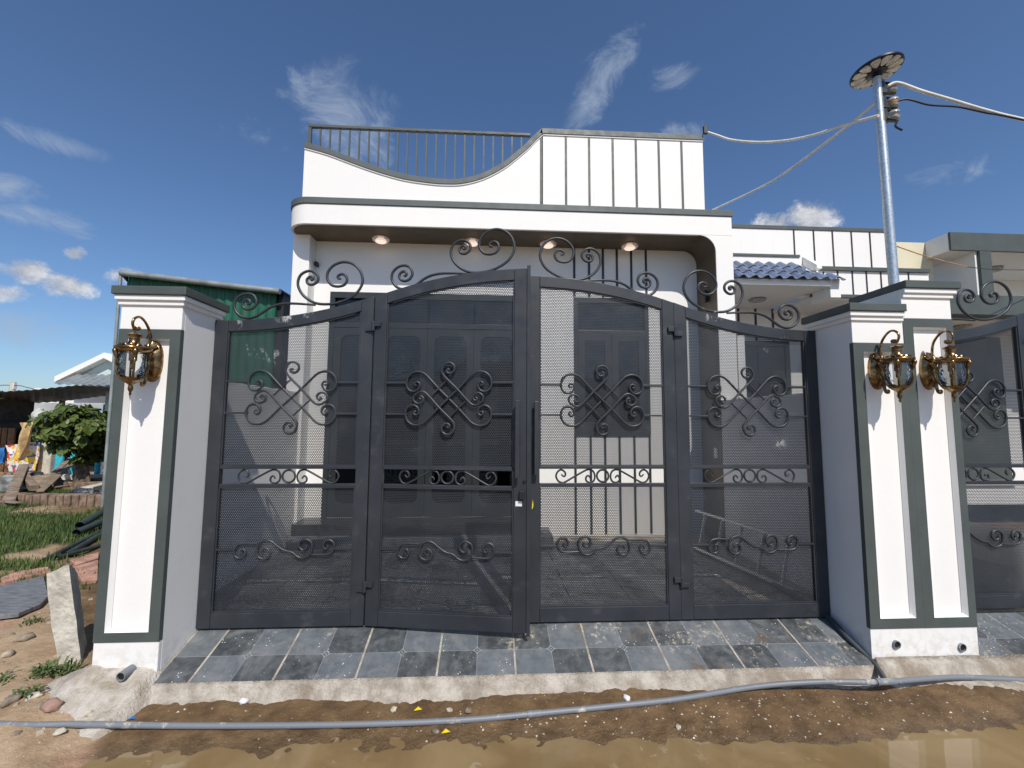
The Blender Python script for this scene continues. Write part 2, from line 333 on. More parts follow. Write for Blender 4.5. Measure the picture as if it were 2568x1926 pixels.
def link(name, me, m, parent=None, smooth=False, bevel=0.):
    o = bpy.data.objects.new(name, me); C.objects.link(o)
    if m and not me.materials: me.materials.append(MATS[m])
    if smooth:
        me.polygons.foreach_set('use_smooth', [True]*len(me.polygons))
        if smooth != 'all': me.set_sharp_from_angle(angle=rad(50))
    if bevel:
        md = o.modifiers.new('bevel', 'BEVEL'); md.width = bevel; md.segments = 2; md.limit_method = 'ANGLE'; md.angle_limit = rad(35)
    if parent: o.parent = parent
    return o
def part(name, mb, m, parent=None, smooth=False, bevel=0.): return link(name, mb.mesh(name), m, parent, smooth, bevel)
def tag(o, label=None, cat=None, group=None, kind=None):
    for k, v in (('label', label), ('category', cat), ('group', group), ('kind', kind)):
        if v: o[k] = v
    return o
def thing(name, loc, label, cat, group=None):
    o = bpy.data.objects.new(name, None); C.objects.link(o); o.location = loc; o.empty_display_size = .1
    return tag(o, label, cat, group)
def copy_tree(o, parent=None):
    c = o.copy(); C.objects.link(c); c.parent = parent
    for ch in list(o.children): copy_tree(ch, c)
    return c
def npmesh(name, V, Fc, m):
    me = bpy.data.meshes.new(name); me.vertices.add(len(V)); me.vertices.foreach_set('co', V.ravel())
    me.loops.add(Fc.size); me.loops.foreach_set('vertex_index', Fc.ravel().astype(np.int32)); me.polygons.add(len(Fc))
    me.polygons.foreach_set('loop_start', np.arange(0, Fc.size, Fc.shape[1]).astype(np.int32)); me.update(); me.materials.append(MATS[m]); return me
def cr(pts, n=6):                                      # Catmull-Rom through points
    P = [Vector(p) for p in pts]; P = [P[0]*2-P[1]]+P+[P[-1]*2-P[-2]]; out = []
    for i in range(1, len(P)-2):
        a, b, c, d = P[i-1], P[i], P[i+1], P[i+2]
        for k in range(n):
            t = k/n; out.append(.5*((2*b)+(c-a)*t+(2*a-5*b+4*c-d)*t*t+(3*b-a-3*c+d)*t**3))
    out.append(P[-2]); return out
def vnoise(x, y, seed=0):                              # smooth value noise on arrays
    xi = np.floor(x).astype(np.int64); yi = np.floor(y).astype(np.int64); fx = x-xi; fy = y-yi
    fx = fx*fx*(3-2*fx); fy = fy*fy*(3-2*fy)
    def h(a, b):
        n = (a*374761393+b*668265263+seed*982451653) & 0x7fffffff
        n = ((n ^ (n >> 13))*1274126177) & 0x7fffffff
        return ((n ^ (n >> 16)) & 0xffff)/65535.
    return (h(xi,yi)*(1-fx)+h(xi+1,yi)*fx)*(1-fy)+(h(xi,yi+1)*(1-fx)+h(xi+1,yi+1)*fx)*fy
def fbm(x, y, o=4, seed=0):
    s = 0; a = .5
    for i in range(o): s = s+a*(vnoise(x*2**i, y*2**i, seed+i)-.5); a *= .5
    return s
def mound_z(x, y):                                     # cement heaped round the pillar beside the lot
    X = np.asarray(x, float); Y = np.asarray(y, float)
    return -.040-.52*np.maximum(0, -.335-Y)-.50*np.maximum(0, -2.36-X)-1.3*np.maximum(0, X+2.02)+.045*fbm(X*5, Y*5, 4, 71)+.028*fbm(X*16, Y*16, 3, 75)
def kerb_z(x, y):                                      # rough height of the cement apron
    return float(np.interp(y, [-.53, -.43, -.392, -.372, -.35], [-.30, -.192, -.160, -.130, -.10])) if x > -2 else -.3
def sstep(a, b, x):
    t = np.clip((x-a)/(b-a), 0, 1); return t*t*(3-2*t)

# ------------------------------------------------------------------ ground
WATER_Z = -.2065
def ground_z(x, y):
    x = np.asarray(x, float); y = np.asarray(y, float)
    z = -.176-.052*sstep(-.42, -.95, y)+.030*fbm(x*2.2, y*3.0, 4, 1)+.016*fbm(x*9, y*11, 3, 9)+.014*fbm(x*24, y*30, 3, 14)*sstep(-1.4, -1., y)
    z = z+.012*sstep(.9, .2, np.hypot((x-1.45)/1.2, (y+.62)/.22))
    lot = sstep(-2.15, -2.55, x+.9*(y+.45))*sstep(-1.3, -.3, y+.25*(x+2.5))
    z = z*(1-lot)+lot*(-.135+.06*fbm(x*1.3, y*1.3, 4, 3)+.03*fbm(x*6, y*6, 3, 5))
    mound = np.exp(-((x+2.45)/.28)**2-((y+.42)/.2)**2); z = z+.035*mound
    under = sstep(-.37, -.33, y)*sstep(-2.36, -2.30, x); z = z*(1-under)+under*-.34
    far = sstep(14, 40, np.hypot(x, y)); z = z*(1-far)+far*-.15
    return z
def build_ground():
    xs = np.unique(np.concatenate([-np.geomspace(14, 600, 26), np.arange(-14, -3.4, .12), np.arange(-3.4, 3.6, .018), np.arange(3.6, 14, .2), np.geomspace(14, 600, 26)]))
    ys = np.unique(np.concatenate([-np.geomspace(3, 600, 30), np.arange(-3, -1.3, .06), np.arange(-1.3, -.28, .013), np.arange(-.28, 3, .07), np.arange(3, 13, .16), np.geomspace(13, 800, 30)]))
    X, Y = np.meshgrid(xs, ys); Z = ground_z(X, Y); ny, nx = X.shape
    me = bpy.data.meshes.new('ground'); me.vertices.add(nx*ny)
    me.vertices.foreach_set('co', np.stack([X, Y, Z], -1).ravel())
    i = (np.arange(ny-1)[:, None]*nx+np.arange(nx-1)[None]).ravel()
    q = np.stack([i, i+1, i+nx+1, i+nx], -1)
    me.loops.add(q.size); me.loops.foreach_set('vertex_index', q.ravel().astype(np.int32)); me.polygons.add(len(q))
    me.polygons.foreach_set('loop_start', np.arange(0, q.size, 4).astype(np.int32)); me.update(); me.validate()
    n = fbm(X*2.2, Y*2.2, 4, 21)
    dry = sstep(-.05, .12, -(X+2.16+1.0*(Y+.45))+.25*n)*sstep(-1.6, -.9, Y+.3*n)
    dry = np.maximum(dry, sstep(6, 14, np.hypot(X, Y)))
    gr = sstep(-2.6, -3.1, X+.35*n)*sstep(1.0, 1.6, Y+.5*n)*(1-.85*sstep(5.6, 6.3, Y))*(1-.95*sstep(.02, .10, fbm(X*.9, Y*.9, 4, 33)))
    wet = (1-dry)*sstep(-.178, -.208, Z)
    for nm, a in (('dry', dry), ('wet', wet), ('green', gr)):
        at = me.attributes.new(nm, 'FLOAT', 'POINT'); at.data.foreach_set('value', a.ravel().astype(np.float32))
    o = link('ground', me, 'earth', None, 'all'); tag(o, kind='structure')
    w = MB(); w.add([(-60, -60, WATER_Z), (60, -60, WATER_Z), (60, -.52, WATER_Z), (-2.2, -.52, WATER_Z), (-4, -3, WATER_Z), (-60, -12, WATER_Z)], [(0, 1, 2, 3, 4, 5)])
    o = part('puddle', w, 'muddy_water'); tag(o, kind='structure')
build_ground()

# ------------------------------------------------------------------ entrance ramp, kerb face, yard floor
TS = .432
def build_ramp():
    a = math.atan2(.107, .355)
    # concrete body under the tiles
    mb = MB(); mb.prism([(-.3535, -.1085), (-.3535, -.36), (.012, -.36), (.012, .0015)], -1.997, 2.003, 'x')
    rp = part('entrance_ramp', mb, 'mortar'); tag(rp, kind='structure')
    tm = MB(); g = .0055; h = TS/2
    tm.box(-h+g, h-g, -.168, h-.006, -.010, 0); me = tm.mesh('ramp_tile'); me.materials.append(MATS['printed_tile'])
    for k in range(-4, 7):
        x0 = -.514+TS*(k-.5); x1 = x0
        cx = -.514+TS*k-TS/2
        lo, hi = max(cx-h, -1.995), min(cx+h, 2.001)
        if hi-lo < .03: continue
        if lo > cx-h+.001 or hi < cx+h-.001:
            m2 = MB(); m2.box(lo-cx+g, hi-cx-g, -.168, h-.006, -.010, 0); m_ = m2.mesh('ramp_tile_cut'); m_.materials.append(MATS['printed_tile'])
        else: m_ = me
        o = bpy.data.objects.new('tile', m_); C.objects.link(o); o.parent = rp
        s = .170*math.cos(a); o.location = (cx, -.355+s, -.107+.170*math.sin(a)+random.uniform(-.0006, .0006))
        o.rotation_euler = (a+random.uniform(-.004, .004), random.uniform(-.003, .003), 0 if k % 2 else math.pi*0)
        if k % 2 and m_ is me: o.scale = (-1, 1, 1)
        md = o.modifiers.new('bevel', 'BEVEL'); md.width = .0018; md.segments = 2
    # rough cement face below the tile edge, running past both pillars
    xs = np.arange(-2.02, 3.45, .011); rows = []
    for x in xs:
        n = float(fbm(np.array([x*4.]), np.array([.3]), 4, 40)[0]); n2 = float(fbm(np.array([x*13.]), np.array([2.3]), 3, 44)[0])
        pil = 1. if (x < -2.0 or x > 2.0) else 0.
        top = -.102 if not pil else -.082+.012*n
        n3 = float(fbm(np.array([x*45.]), np.array([5.1]), 2, 47)[0])
        rows.append([(x, -.318 if pil else -.349, top-.012), (x, -.322 if pil else -.357, top+.003*n2), (x, -.372+.02*n, top-.022+.02*n2), (x, -.392+.05*n+.012*n3, -.155+.03*n+.02*n3), (x, -.43+.10*n-.05*pil+.03*n2, -.183+.02*n2+.015*n3), (x, -.53+.16*n-.08*pil, -.235)])
    mb = MB(); nr = len(rows[0])
    mb.add([p for r in rows for p in r], [(i*nr+k, i*nr+k+1, (i+1)*nr+k+1, (i+1)*nr+k) for i in range(len(rows)-1) for k in range(nr-1)])
    o = part('kerb_face', mb, 'mortar', None, 'all'); tag(o, kind='structure')
    # lumpy cement heaped round the foot of the pillar beside the lot
    gx = np.arange(-2.85, -1.86, .018); gy = np.arange(-.86, -.27, .018); X, Y = np.meshgrid(gx, gy)
    Z = mound_z(X, Y)
    Z = np.maximum(Z, ground_z(X, Y)-.03); nx = len(gx); i = (np.arange(len(gy)-1)[:, None]*nx+np.arange(nx-1)[None]).ravel()
    o = link('cement_mound', npmesh('cement_mound', np.stack([X, Y, Z], -1).reshape(-1, 3), np.stack([i, i+1, i+nx+1, i+nx], -1), 'mortar_white'), None, None, 'all'); tag(o, kind='structure')
    # yard floor in the same tile, flat
    mb = MB(); mb.box(-2.25, 2.2, .0125, 2.0, -.2, -.004); yf = part('yard_floor', mb, 'mortar'); tag(yf, kind='structure')
    tm = MB(); tm.box(-h+.003, h-.003, -h+.003, h-.003, -.008, .006); me = tm.mesh('yard_tile'); me.materials.append(MATS['printed_tile'])
    for j in range(4):
        for k in range(-4, 5):
            cx, cy = -.514+TS*(k+.5), .240+TS*j
            if cx-h < -2.26 or cx+h > 2.2: continue
            o = bpy.data.objects.new('tile', me); C.objects.link(o); o.parent = yf; o.location = (cx, cy, 0); o.scale = (1 if (k+j) % 2 else -1, 1, 1)
    # neighbour's ramp
    mb = MB(); mb.prism([(-.3535, -.1085), (-.3535, -.36), (.012, -.36), (.012, .0015)], 2.665, 4.9, 'x')
    r2 = part('entrance_ramp', mb, 'mortar'); tag(r2, kind='structure')
    for k in range(5):
        o = bpy.data.objects.new('tile', bpy.data.meshes['ramp_tile']); C.objects.link(o); o.parent = r2
        o.location = (2.89+TS*k, -.355+.170*math.cos(a), -.107+.17*math.sin(a)); o.rotation_euler = (a, 0, 0); o.scale = (-1 if k % 2 else 1, 1, 1)
    mb = MB(); mb.box(2.665, 6, .0125, 2.6, -.2, -.004); o = part('yard_floor', mb, 'granite'); tag(o, kind='structure')
build_ramp()

# ------------------------------------------------------------------ gate pillars and lanterns
def pillar(x0, x1, ztop, fz, label, cap_x0, cap_x1, y1=.04, panel=None):
    yf = -.309; t = thing('gate_pillar', ((x0+x1)/2, yf, -.2), label, 'pillar', 'gate pillars')
    L = t.location
    def pt(name, mb, m, bevel=.003, smooth=False):
        mb.v = [(v[0]-L.x, v[1]-L.y, v[2]-L.z) for v in mb.v]; return part(name, mb, m, t, smooth, bevel)
    px0, px1, pz0, pz1 = panel
    sk = .0004 if x0 > 2.1 else 0.                       # the taller pillar's coat laps over the joint
    r = .024                                            # recess of the white panel
    mb = MB(); mb.box(x0, x1, yf+r, y1, -.3, ztop-.05); pt('shaft', mb, 'white_paint', .004)
    mb = MB(); mb.box(x0-sk, x1, yf-sk, yf+r, -.3, fz[0]-.001); pt('base', mb, 'white_paint', .004 if x0 < 0 else 0)
    mb = MB(); mb.box(x0, x1, yf, yf+r, fz[1]+.001, ztop-.05); pt('neck', mb, 'white_paint', .003)
    # painted frame: four members around the panel
    mb = MB(); o = .004
    for (a, b, c, d) in ((x0-.001-sk, px0, fz[0], fz[1]), (px1, x1+.001, fz[0], fz[1]), (px0, px1, fz[0], pz0), (px0, px1, pz1, fz[1])):
        mb.box(a, b, yf-o-sk, yf+r-.0005, c, d)
    pt('painted_frame', mb, 'trim_paint', 0)
    # white bevelled reveal lining the recess
    mb = MB(); w = .012
    outer = [(px0, pz0), (px1, pz0), (px1, pz1), (px0, pz1)]; inner = [(px0+w, pz0+w), (px1-w, pz0+w), (px1-w, pz1-w), (px0+w, pz1-w)]
    mb.add([(p[0], yf-o-.001, p[1]) for p in outer]+[(p[0], yf+r-.002, p[1]) for p in inner], [(i, (i+1) % 4, (i+1) % 4+4, i+4) for i in range(4)])
    pt('panel_reveal', mb, 'white_paint', 0)
    c0, c1 = cap_x0, cap_x1
    for k, (e, za, zb) in enumerate(((.012, -.105, -.078), (.024, -.078, -.050))):
        mb = MB(); mb.box(x0-(e if c0 < x0 else -.003), x1+(e if c1 > x1 else -.003), yf-e, y1+e*.5, ztop+za, ztop+zb+.001); pt('cap_moulding', mb, 'white_paint', .004)
    mb = MB(); mb.box(c0+(.002 if c0 > x0 else 0), c1, yf-.036, y1+.03, ztop-.048, ztop); pt('cap', mb, 'trim_paint', .004)
    return t
P1 = pillar(-2.335, -2.0, 2.022, (.085, 1.779), 'white and grey-green gate pillar with one lantern, beside the grassy lot', -2.37, -1.965, panel=(-2.280, -2.055, .135, 1.725))
P2 = pillar(2.0, 2.335, 2.012, (.072, 1.767), 'lower gate pillar with one lantern, joined to the taller pillar', 1.965, 2.334, panel=(2.062, 2.284, .13, 1.712))
P3 = pillar(2.3355, 2.662, 2.164, (.0721, 1.927), 'taller gate pillar with one lantern, joined to the lower pillar', 2.336, 2.705, y1=.05, panel=(2.397, 2.613, .13, 1.872))
def drain(px, py, Y, label):
    p = onY(px, py, Y); mb = MB()
    n = 20; 
    for r_a, r_b in ((.021, .018),):
        vs = []; 
        for k in range(n):
            a = 2*math.pi*k/n
            for rr, yy in ((.0225, .06), (.0225, -.012), (.0185, -.012), (.0185, .06)): vs.append((p.x+rr*math.cos(a), Y+yy, p.z+rr*math.sin(a)))
        mb.add(vs, [(4*k+j, 4*k+j+1, 4*((k+1) % n)+j+1, 4*((k+1) % n)+j) for k in range(n) for j in range(3)])
    o = part('drain_pipe', mb, 'grey_pvc', None, True); tag(o, label, 'pipe', 'drain pipes through the pillar bases')
    m2 = MB(); m2.add([(p.x+.0186*math.cos(2*math.pi*k/n), Y-.004, p.z+.0186*math.sin(2*math.pi*k/n)) for k in range(n)], [tuple(range(n))])
    part('pipe_bore', m2, 'hole_black', o)
drain(2246, 1615, -.309, 'short pipe end in the base of the lower double pillar')
drain(2410, 1622, -.309, 'short pipe end in the base of the taller double pillar')
pz = onZ(307, 1694, -.125)
def drain_left():
    Y = -.385; drain(307, 1694, Y, 'short pipe end sticking out of cement below the pillar beside the lot')
drain_left()

def make_lantern():
    t = thing('wall_lantern', (0, 0, 0), 'x', 'lantern', 'bronze wall lanterns on the gate pillars')
    k = .00031                                          # profile unit
    ax, zc = -.142, 0.                                  # axis in front of the wall; z=0 at the middle of the back plate
    def Z(y): return (885-y)*k
    q = .80                                             # radii are read off a wide-angle view: take the stretch out
    # back plate: domed oval with a raised rim
    mb = MB(); rows = []
    for (s, d) in ((1., 0), (1., -.010), (.93, -.016), (.86, -.012), (.7, -.022), (.4, -.034), (.12, -.038)):
        rows.append([(.054*s*math.cos(a)*(1.0), d, .118*s*math.copysign(abs(math.sin(a))**.8, math.sin(a))) for a in [2*math.pi*i/28 for i in range(28)]])
    mb.add([p for r in rows for p in r], [(i*28+j, i*28+(j+1) % 28, (i+1)*28+(j+1) % 28, (i+1)*28+j) for i in range(len(rows)-1) for j in range(28)]+[tuple(range((len(rows)-1)*28, len(rows)*28))])
    part('back_plate', mb, 'bronze', t, True)
    mb = MB()                                            # shell flutes on the plate
    for i in range(7):
        a = rad(35+i*18.3); mb.tube(cr([(0, -.034, .05), (.022*math.cos(a), -.034, .05+.03*math.sin(a)), (.040*math.cos(a), -.022, .05+.058*math.sin(a))], 4), [.006]*4+[.0065]*5, 6)
    part('plate_shell', mb, 'bronze', t, True)
    arm = [(0, -.025, .055), (0, -.036, .09), (0, -.040, .135), (0, -.052, .175), (0, -.083, .212), (0, -.118, .228), (0, -.150, .214), (0, -.162, .188), (0, -.154, .163), (0, -.142, .148)]
    part('arm', MB().tube(cr(arm, 6), .0068, 10), 'bronze', t, True)
    tail = [(0, -.03, -.03), (0, -.046, -.08), (0, -.05, -.115), (0, -.058, -.138), (0, -.072, -.142), (0, -.076, -.130), (0, -.068, -.124)]
    part('tail_scroll', MB().tube(cr(tail, 6), [.010-.00012*i for i in range(37)], 8), 'bronze', t, True)
    part('strut', MB().tube([(0, -.03, .02), (0, -.07, .052), (0, ax+.06, .062)], .009, 8), 'bronze', t, True)
    mb = MB(); mb.lathe([(.002, .012), (.012, .010), (.016, 0), (.012, -.01), (.004, -.014)], 14, (0, -.128, .163))
    part('leaf_knob', mb, 'bronze', t, True)
    roof = [(6, 430), (14, 438), (10, 446), (60, 450), (140, 480), (136, 490), (98, 535), (104, 552), (90, 562), (92, 600), (118, 640), (165, 668), (230, 684), (300, 694), (322, 706), (326, 722), (312, 745), (290, 760), (262, 790), (235, 792)]
    part('roof', MB().lathe([(r*k*q, Z(y)) for r, y in roof], 32, (0, ax, 0)), 'bronze', t, True)
    mb = MB()
    for i in range(12):
        a = 2*math.pi*i/12
        c = Vector((.060*math.cos(a), ax+.060*math.sin(a), Z(690))); d = Vector((-math.sin(a), math.cos(a), 0))
        mb.tube([c-d*.011, c-d*.005+Vector((0, 0, .006)), c+d*.005+Vector((0, 0, .006)), c+d*.011], [.003, .006, .006, .003], 6)
    part('roof_beading', mb, 'bronze', t, True)
    glass = [(226, 792), (238, 850), (244, 930), (240, 1020), (228, 1100), (205, 1170), (165, 1232)]
    mb = MB(); mb.lathe([(r*k*q, Z(y)) for r, y in glass], 32, (0, ax, 0), False); part('glass', mb, 'lantern_glass', t, 'all')
    for i in range(4):
        a = rad(45+90*i); cs, sn = math.cos(a), math.sin(a)
        pts = [((r+8)*k*q*cs, ax+(r+8)*k*q*sn, Z(y)) for r, y in [(252, 770), (262, 830), (258, 900), (254, 1000), (242, 1090), (215, 1180), (150, 1265)]]
        rb = part('rib', MB().tube(cr(pts, 4), .0052, 8), 'bronze', t, True)
        mb = MB(); lf_ = [(r*k*q*cs, ax+r*k*q*sn, Z(y)) for r, y in [(300, 745), (292, 790), (275, 850), (262, 905), (285, 935)]]
        mb.tube(cr(lf_, 4), [.006, .009, .011, .012, .012, .012, .011, .010, .010, .009, .008, .007, .006, .005, .004, .004, .003], 8); part('leaf_mount', mb, 'bronze', rb, True)
    bowl = [(165, 1222), (196, 1232), (185, 1255), (150, 1285), (118, 1305), (80, 1330), (52, 1345), (40, 1362), (36, 1375), (50, 1392), (46, 1410), (52, 1425), (34, 1460), (18, 1482), (26, 1500), (22, 1518), (8, 1540), (2, 1545)]
    part('bowl', MB().lathe([(r*k*q, Z(y)) for r, y in bowl], 28, (0, ax, 0)), 'bronze', t, True)
    part('lamp_holder', MB().lathe([(.018, 0), (.018, -.05), (.012, -.055), (.012, -.09), (.004, -.096)], 12, (0, ax, Z(770))), 'bronze', t, True)
    return t
lant = make_lantern()
for i, (p, lb) in enumerate((((-2.155, -.285, 1.600), 'bronze wall lantern with clear glass on the pillar beside the grassy lot'),
        ((2.163, -.285, 1.598), 'bronze wall lantern with clear glass on the lower of the joined pillars'),
        ((2.500, -.285, 1.600), 'bronze wall lantern with clear glass on the taller of the joined pillars'))):
    o = lant if i == 0 else copy_tree(lant); o.location = p; o['label'] = lb

# ------------------------------------------------------------------ gate leaves
def hexpanel(x0, x1, zlo, zhi, y, p=.0118, d=.0077):
    rh = p/math.sqrt(3); rows = p*math.sqrt(3)/2
    nz = int((max(zhi(x0), zhi(x1), zhi((x0+x1)/2))-zlo)/rows)+2; nx = int((x1-x0)/p)+2
    J, I = np.meshgrid(np.arange(nz), np.arange(nx), indexing='ij')
    cx = x0+(I+.5*(J % 2))*p; cz = zlo+J*rows
    top = np.vectorize(zhi)(np.clip(cx, x0, x1))
    k = (cx < x1+p*.4) & (cz < top)
    cx = cx[k]; cz = cz[k]; a = np.pi/6+np.arange(6)*np.pi/3
    rin = d/2*1.06
    ox = cx[:, None]+rh*np.cos(a); oz = cz[:, None]+rh*np.sin(a)
    ix = cx[:, None]+rin*np.cos(a); iz = cz[:, None]+rin*np.sin(a)
    V = np.zeros((len(cx), 12, 3)); V[:, :6, 0] = ox; V[:, :6, 2] = oz; V[:, 6:, 0] = ix; V[:, 6:, 2] = iz; V[:, :, 1] = y
    q = np.array([[i, (i+1) % 6, (i+1) % 6+6, i+6] for i in range(6)])
    Fc = (np.arange(len(cx))[:, None, None]*12+q[None]).reshape(-1, 4)
    return V.reshape(-1, 3), Fc
MED_A = [(440,580),(408,588),(390,555),(430,518),(482,545),(488,610),(440,680),(350,702),(265,650),(235,540),(270,420),(360,345),(480,330),(590,375),(680,460),(850,640),(1045,830)]
MED_B = [(1060,312),(1040,282),(1005,310),(1030,352),(1100,358),(1155,290),(1140,205),(1050,160),(960,195),(920,310),(960,410),(1215,660),(1400,860),(1500,945),(1590,950),(1690,880),(1700,790),(1620,730),(1530,760),(1515,830),(1560,870),(1595,835),(1562,812)]
SLOT = [(870,490),(890,450),(930,430),(970,480),(960,550),(880,590),(790,550),(760,440),(800,330),(900,290),(1000,320),(1220,440),(1450,570),(1530,590),(1620,550),(1670,440),(1630,340),(1550,295),(1470,340),(1450,410),(1490,450),(1545,400)]
LOW_S = [(810,330),(800,290),(850,260),(905,310),(890,380),(820,410),(740,370),(725,280),(760,190),(850,150),(930,175),(1000,230),(1105,295)]
LOW_C = [(515,330),(505,290),(540,270),(570,320),(540,380),(480,395),(420,350),(420,270),(460,210),(540,190),(640,192),(730,195)]
CREST_S = [(305,800),(325,810),(345,785),(325,745),(280,745),(240,790),(250,850),(310,885),(390,860),(430,780),(400,690),(320,650),(220,670),(140,750),(130,860),(190,960),(290,1010),(400,1000),(500,940),(640,840),(800,790),(1000,785),(1250,800)]
CREST_B = [(1160,405),(1185,430),(1200,395),(1160,375),(1115,420),(1130,480),(1200,495),(1265,440),(1265,360),(1200,300),(1110,295),(1020,360),(990,480),(1030,600),(1120,700),(1250,770),(1400,785),(1560,760),(1700,700),(1820,610),(1890,490),(1900,380),(1850,250),(1750,165),(1620,140),(1490,190),(1410,290),(1400,400),(1460,490),(1550,515),(1640,490),(1680,420),(1660,350),(1600,325),(1550,360),(1560,395),(1595,395)]
def leaf(x0, y0, s, kind, label, low_mirror=False, rot=0., handle=False):
    # local u runs from the outer / hinge edge (0) towards the middle of the gateway (1); x = s*u
    t = thing('gate_leaf', (x0, y0, 0), label, 'gate', 'arched steel gate leaves'); t.rotation_euler = (0, 0, rot)
    E = 'gate_enamel'
    if kind == 'inner': top = lambda u: 2.245-.165*abs(1-u)**2.1
    else: top = lambda u: 1.905+.18*u**2
    sw, tr, br = .083, .074, .10; Y0, Y1 = -.022, .022
    us = [i/24 for i in range(25)]
    g = .003
    def P(u, z): return (s*u, z)
    def pt(name, mb, m=E, smooth=False, bevel=.003): return part(name, mb, m, t, smooth, bevel)
    for (a, b) in ((g, sw), (1-sw, 1-g)):
        mb = MB(); uu = [a+(b-a)*i/4 for i in range(5)]
        poly = [P(a, .012), P(b, .012)]+[P(u, top(u)) for u in reversed(uu)]; mb.prism(poly, Y0, Y1); pt('stile', mb)
    uu = [sw+.001+(1-2*sw-.002)*i/24 for i in range(25)]
    pt('top_rail', MB().strip([P(u, top(u)-.0005) for u in uu], [P(u, top(u)-tr) for u in uu], Y0+.0008, Y1-.0008))
    mb = MB(); xa, xb = sorted((s*(sw+.001), s*(1-sw-.001))); mb.box(xa, xb, Y0+.0008, Y1-.0008, .012, br); pt('bottom_rail', mb)
    # slim bead round each opening
    def bead(zl, zh):
        mb = MB(); e = .009
        lo = [P(sw, zl), P(1-sw, zl)]
        for (a, b) in ((sw, sw+e), (1-sw-e, 1-sw)):
            q = sorted((s*a, s*b)); mb.box(q[0], q[1], -.016, -.004, zl, (zh(a) if callable(zh) else zh)-.002)
        q = sorted((s*(sw+e+.0005), s*(1-sw-e-.0005))); mb.box(q[0], q[1], -.0155, -.004, zl, zl+e)
        if callable(zh): mb.strip([P(u, zh(u)) for u in uu[1:-1]], [P(u, zh(u)-e) for u in uu[1:-1]], -.0152, -.004)
        else: mb.box(q[0], q[1], -.0155, -.004, zh-e, zh)
        pt('panel_bead', mb, E, False, .001)
    bead(br, .855); bead(.980, lambda u: top(u)-tr)
    for (za, zb) in ((.855, .871), (.964, .980)):
        mb = MB(); mb.box(xa, xb, -.016, .012, za, zb); pt('slot_rail', mb, bevel=.002)
    for nm, zl, zh in (('lower_mesh', br-.004, lambda x: .858), ('upper_mesh', .977, lambda x: top(abs(x))-tr+.006)):
        xx = sorted((s*(sw-.004), s*(1-sw+.004))); V, Fc = hexpanel(xx[0], xx[1], zl, zh, .001)
        o = link('perforated_sheet', npmesh(nm, V, Fc, E), None, t)
    def sc(name, pts2, fx, r=.0078, yb=-.0125, flat=None):
        pts = [(lambda q: (s*q[0], yb, q[1]))(fx(p)) for p in cr([(p[0], p[1], 0) for p in pts2], 4)]
        n = len(pts); rr = [r*(.75+.25*min(1, i/8., (n-1-i)/8.)) for i in range(n)]
        pt(name, MB().tube(pts, rr, 8), smooth=True, bevel=0)
    # medallion
    k = .00034; cu = .5; cz = 1.413
    mf = lambda p: (cu+(p[0]-1045)*k, cz-(p[1]-830)*k)
    A = MED_A+[(2090-x, 1660-y) for x, y in reversed(MED_A[:-1])]
    sc('medallion_scroll', A, mf); sc('medallion_scroll', [(x, 1660-y) for x, y in A], mf, yb=-.019)
    sc('medallion_scroll', MED_B, mf, yb=-.022); sc('medallion_scroll', [(2090-x, 1660-y) for x, y in MED_B], mf, yb=-.022)
    sc('medallion_bar', [(700,800),(860,640),(1010,490)], mf, .0070, -.016); sc('medallion_bar', [(1070,1180),(1240,1010),(1390,860)], mf, .0070, -.016)
    for dz in (.1, -.1):
        for (a, b) in ((sw+.002, .232), (.768, 1-sw-.002)):
            mb = MB(); q = sorted((s*a, s*b)); mb.box(q[0], q[1], -.018, -.002, cz+dz-.0065, cz+dz+.0065); pt('cross_bar', mb, bevel=.002)
    # slot band
    k2 = .000281; sf = lambda p: (.5+(p[0]-575)*k2, .9175-(p[1]-436)*k2)
    sc('slot_scroll', SLOT, sf, .0062, -.004); sc('slot_scroll', [(1150-x, y) for x, y in SLOT], sf, .0062, -.004)
    ring = [(575+138*math.cos(2*math.pi*i/24), 436+138*math.sin(2*math.pi*i/24)) for i in range(25)]
    pts = [(s*sf(p)[0], -.004, sf(p)[1]) for p in ring]; pt('slot_ring', MB().tube(pts, .0066, 8, False), smooth=True, bevel=0)
    # lower scroll
    k3 = .000436; m_ = -1 if low_mirror else 1
    lf = lambda p: (.5+m_*(p[0]-1105)*k3, .474-(p[1]-275)*k3)
    LS = LOW_S+[(2210-x, 550-y) for x, y in reversed(LOW_S[:-1])]
    sc('lower_scroll', LS, lf, .0080, -.014); sc('lower_scroll', LOW_C, lf, .0080, -.014); sc('lower_scroll', [(2210-x, 550-y) for x, y in LOW_C], lf, .0080, -.014)
    for (a, b) in ((sw+.002, .205), (.795, 1-sw-.002)):
        mb = MB(); q = sorted((s*a, s*b)); mb.box(q[0], q[1], -.019, -.002, .467, .481); pt('cross_bar', mb, bevel=.002)
    # crest
    dz = 0 if kind == 'inner' else -.204
    cf = lambda p: ((p[0]+95)*.000457, 2.227+dz+(795-p[1])*.000446)
    sc('crest_scroll', CREST_S, cf, .0092, 0.); sc('crest_scroll', CREST_B, cf, .0092, 0.)
    if handle:
        mb = MB(); q = sorted((s*.93, s*.957)); mb.box(q[0], q[1], -.075, -.055, .93, 1.40)
        h = pt('pull_handle', mb, bevel=.003)
        for z in (.99, 1.34):
            m2 = MB(); m2.box(q[0]+.004, q[1]-.004, -.055, -.022, z-.012, z+.012); part('handle_stem', m2, E, h)
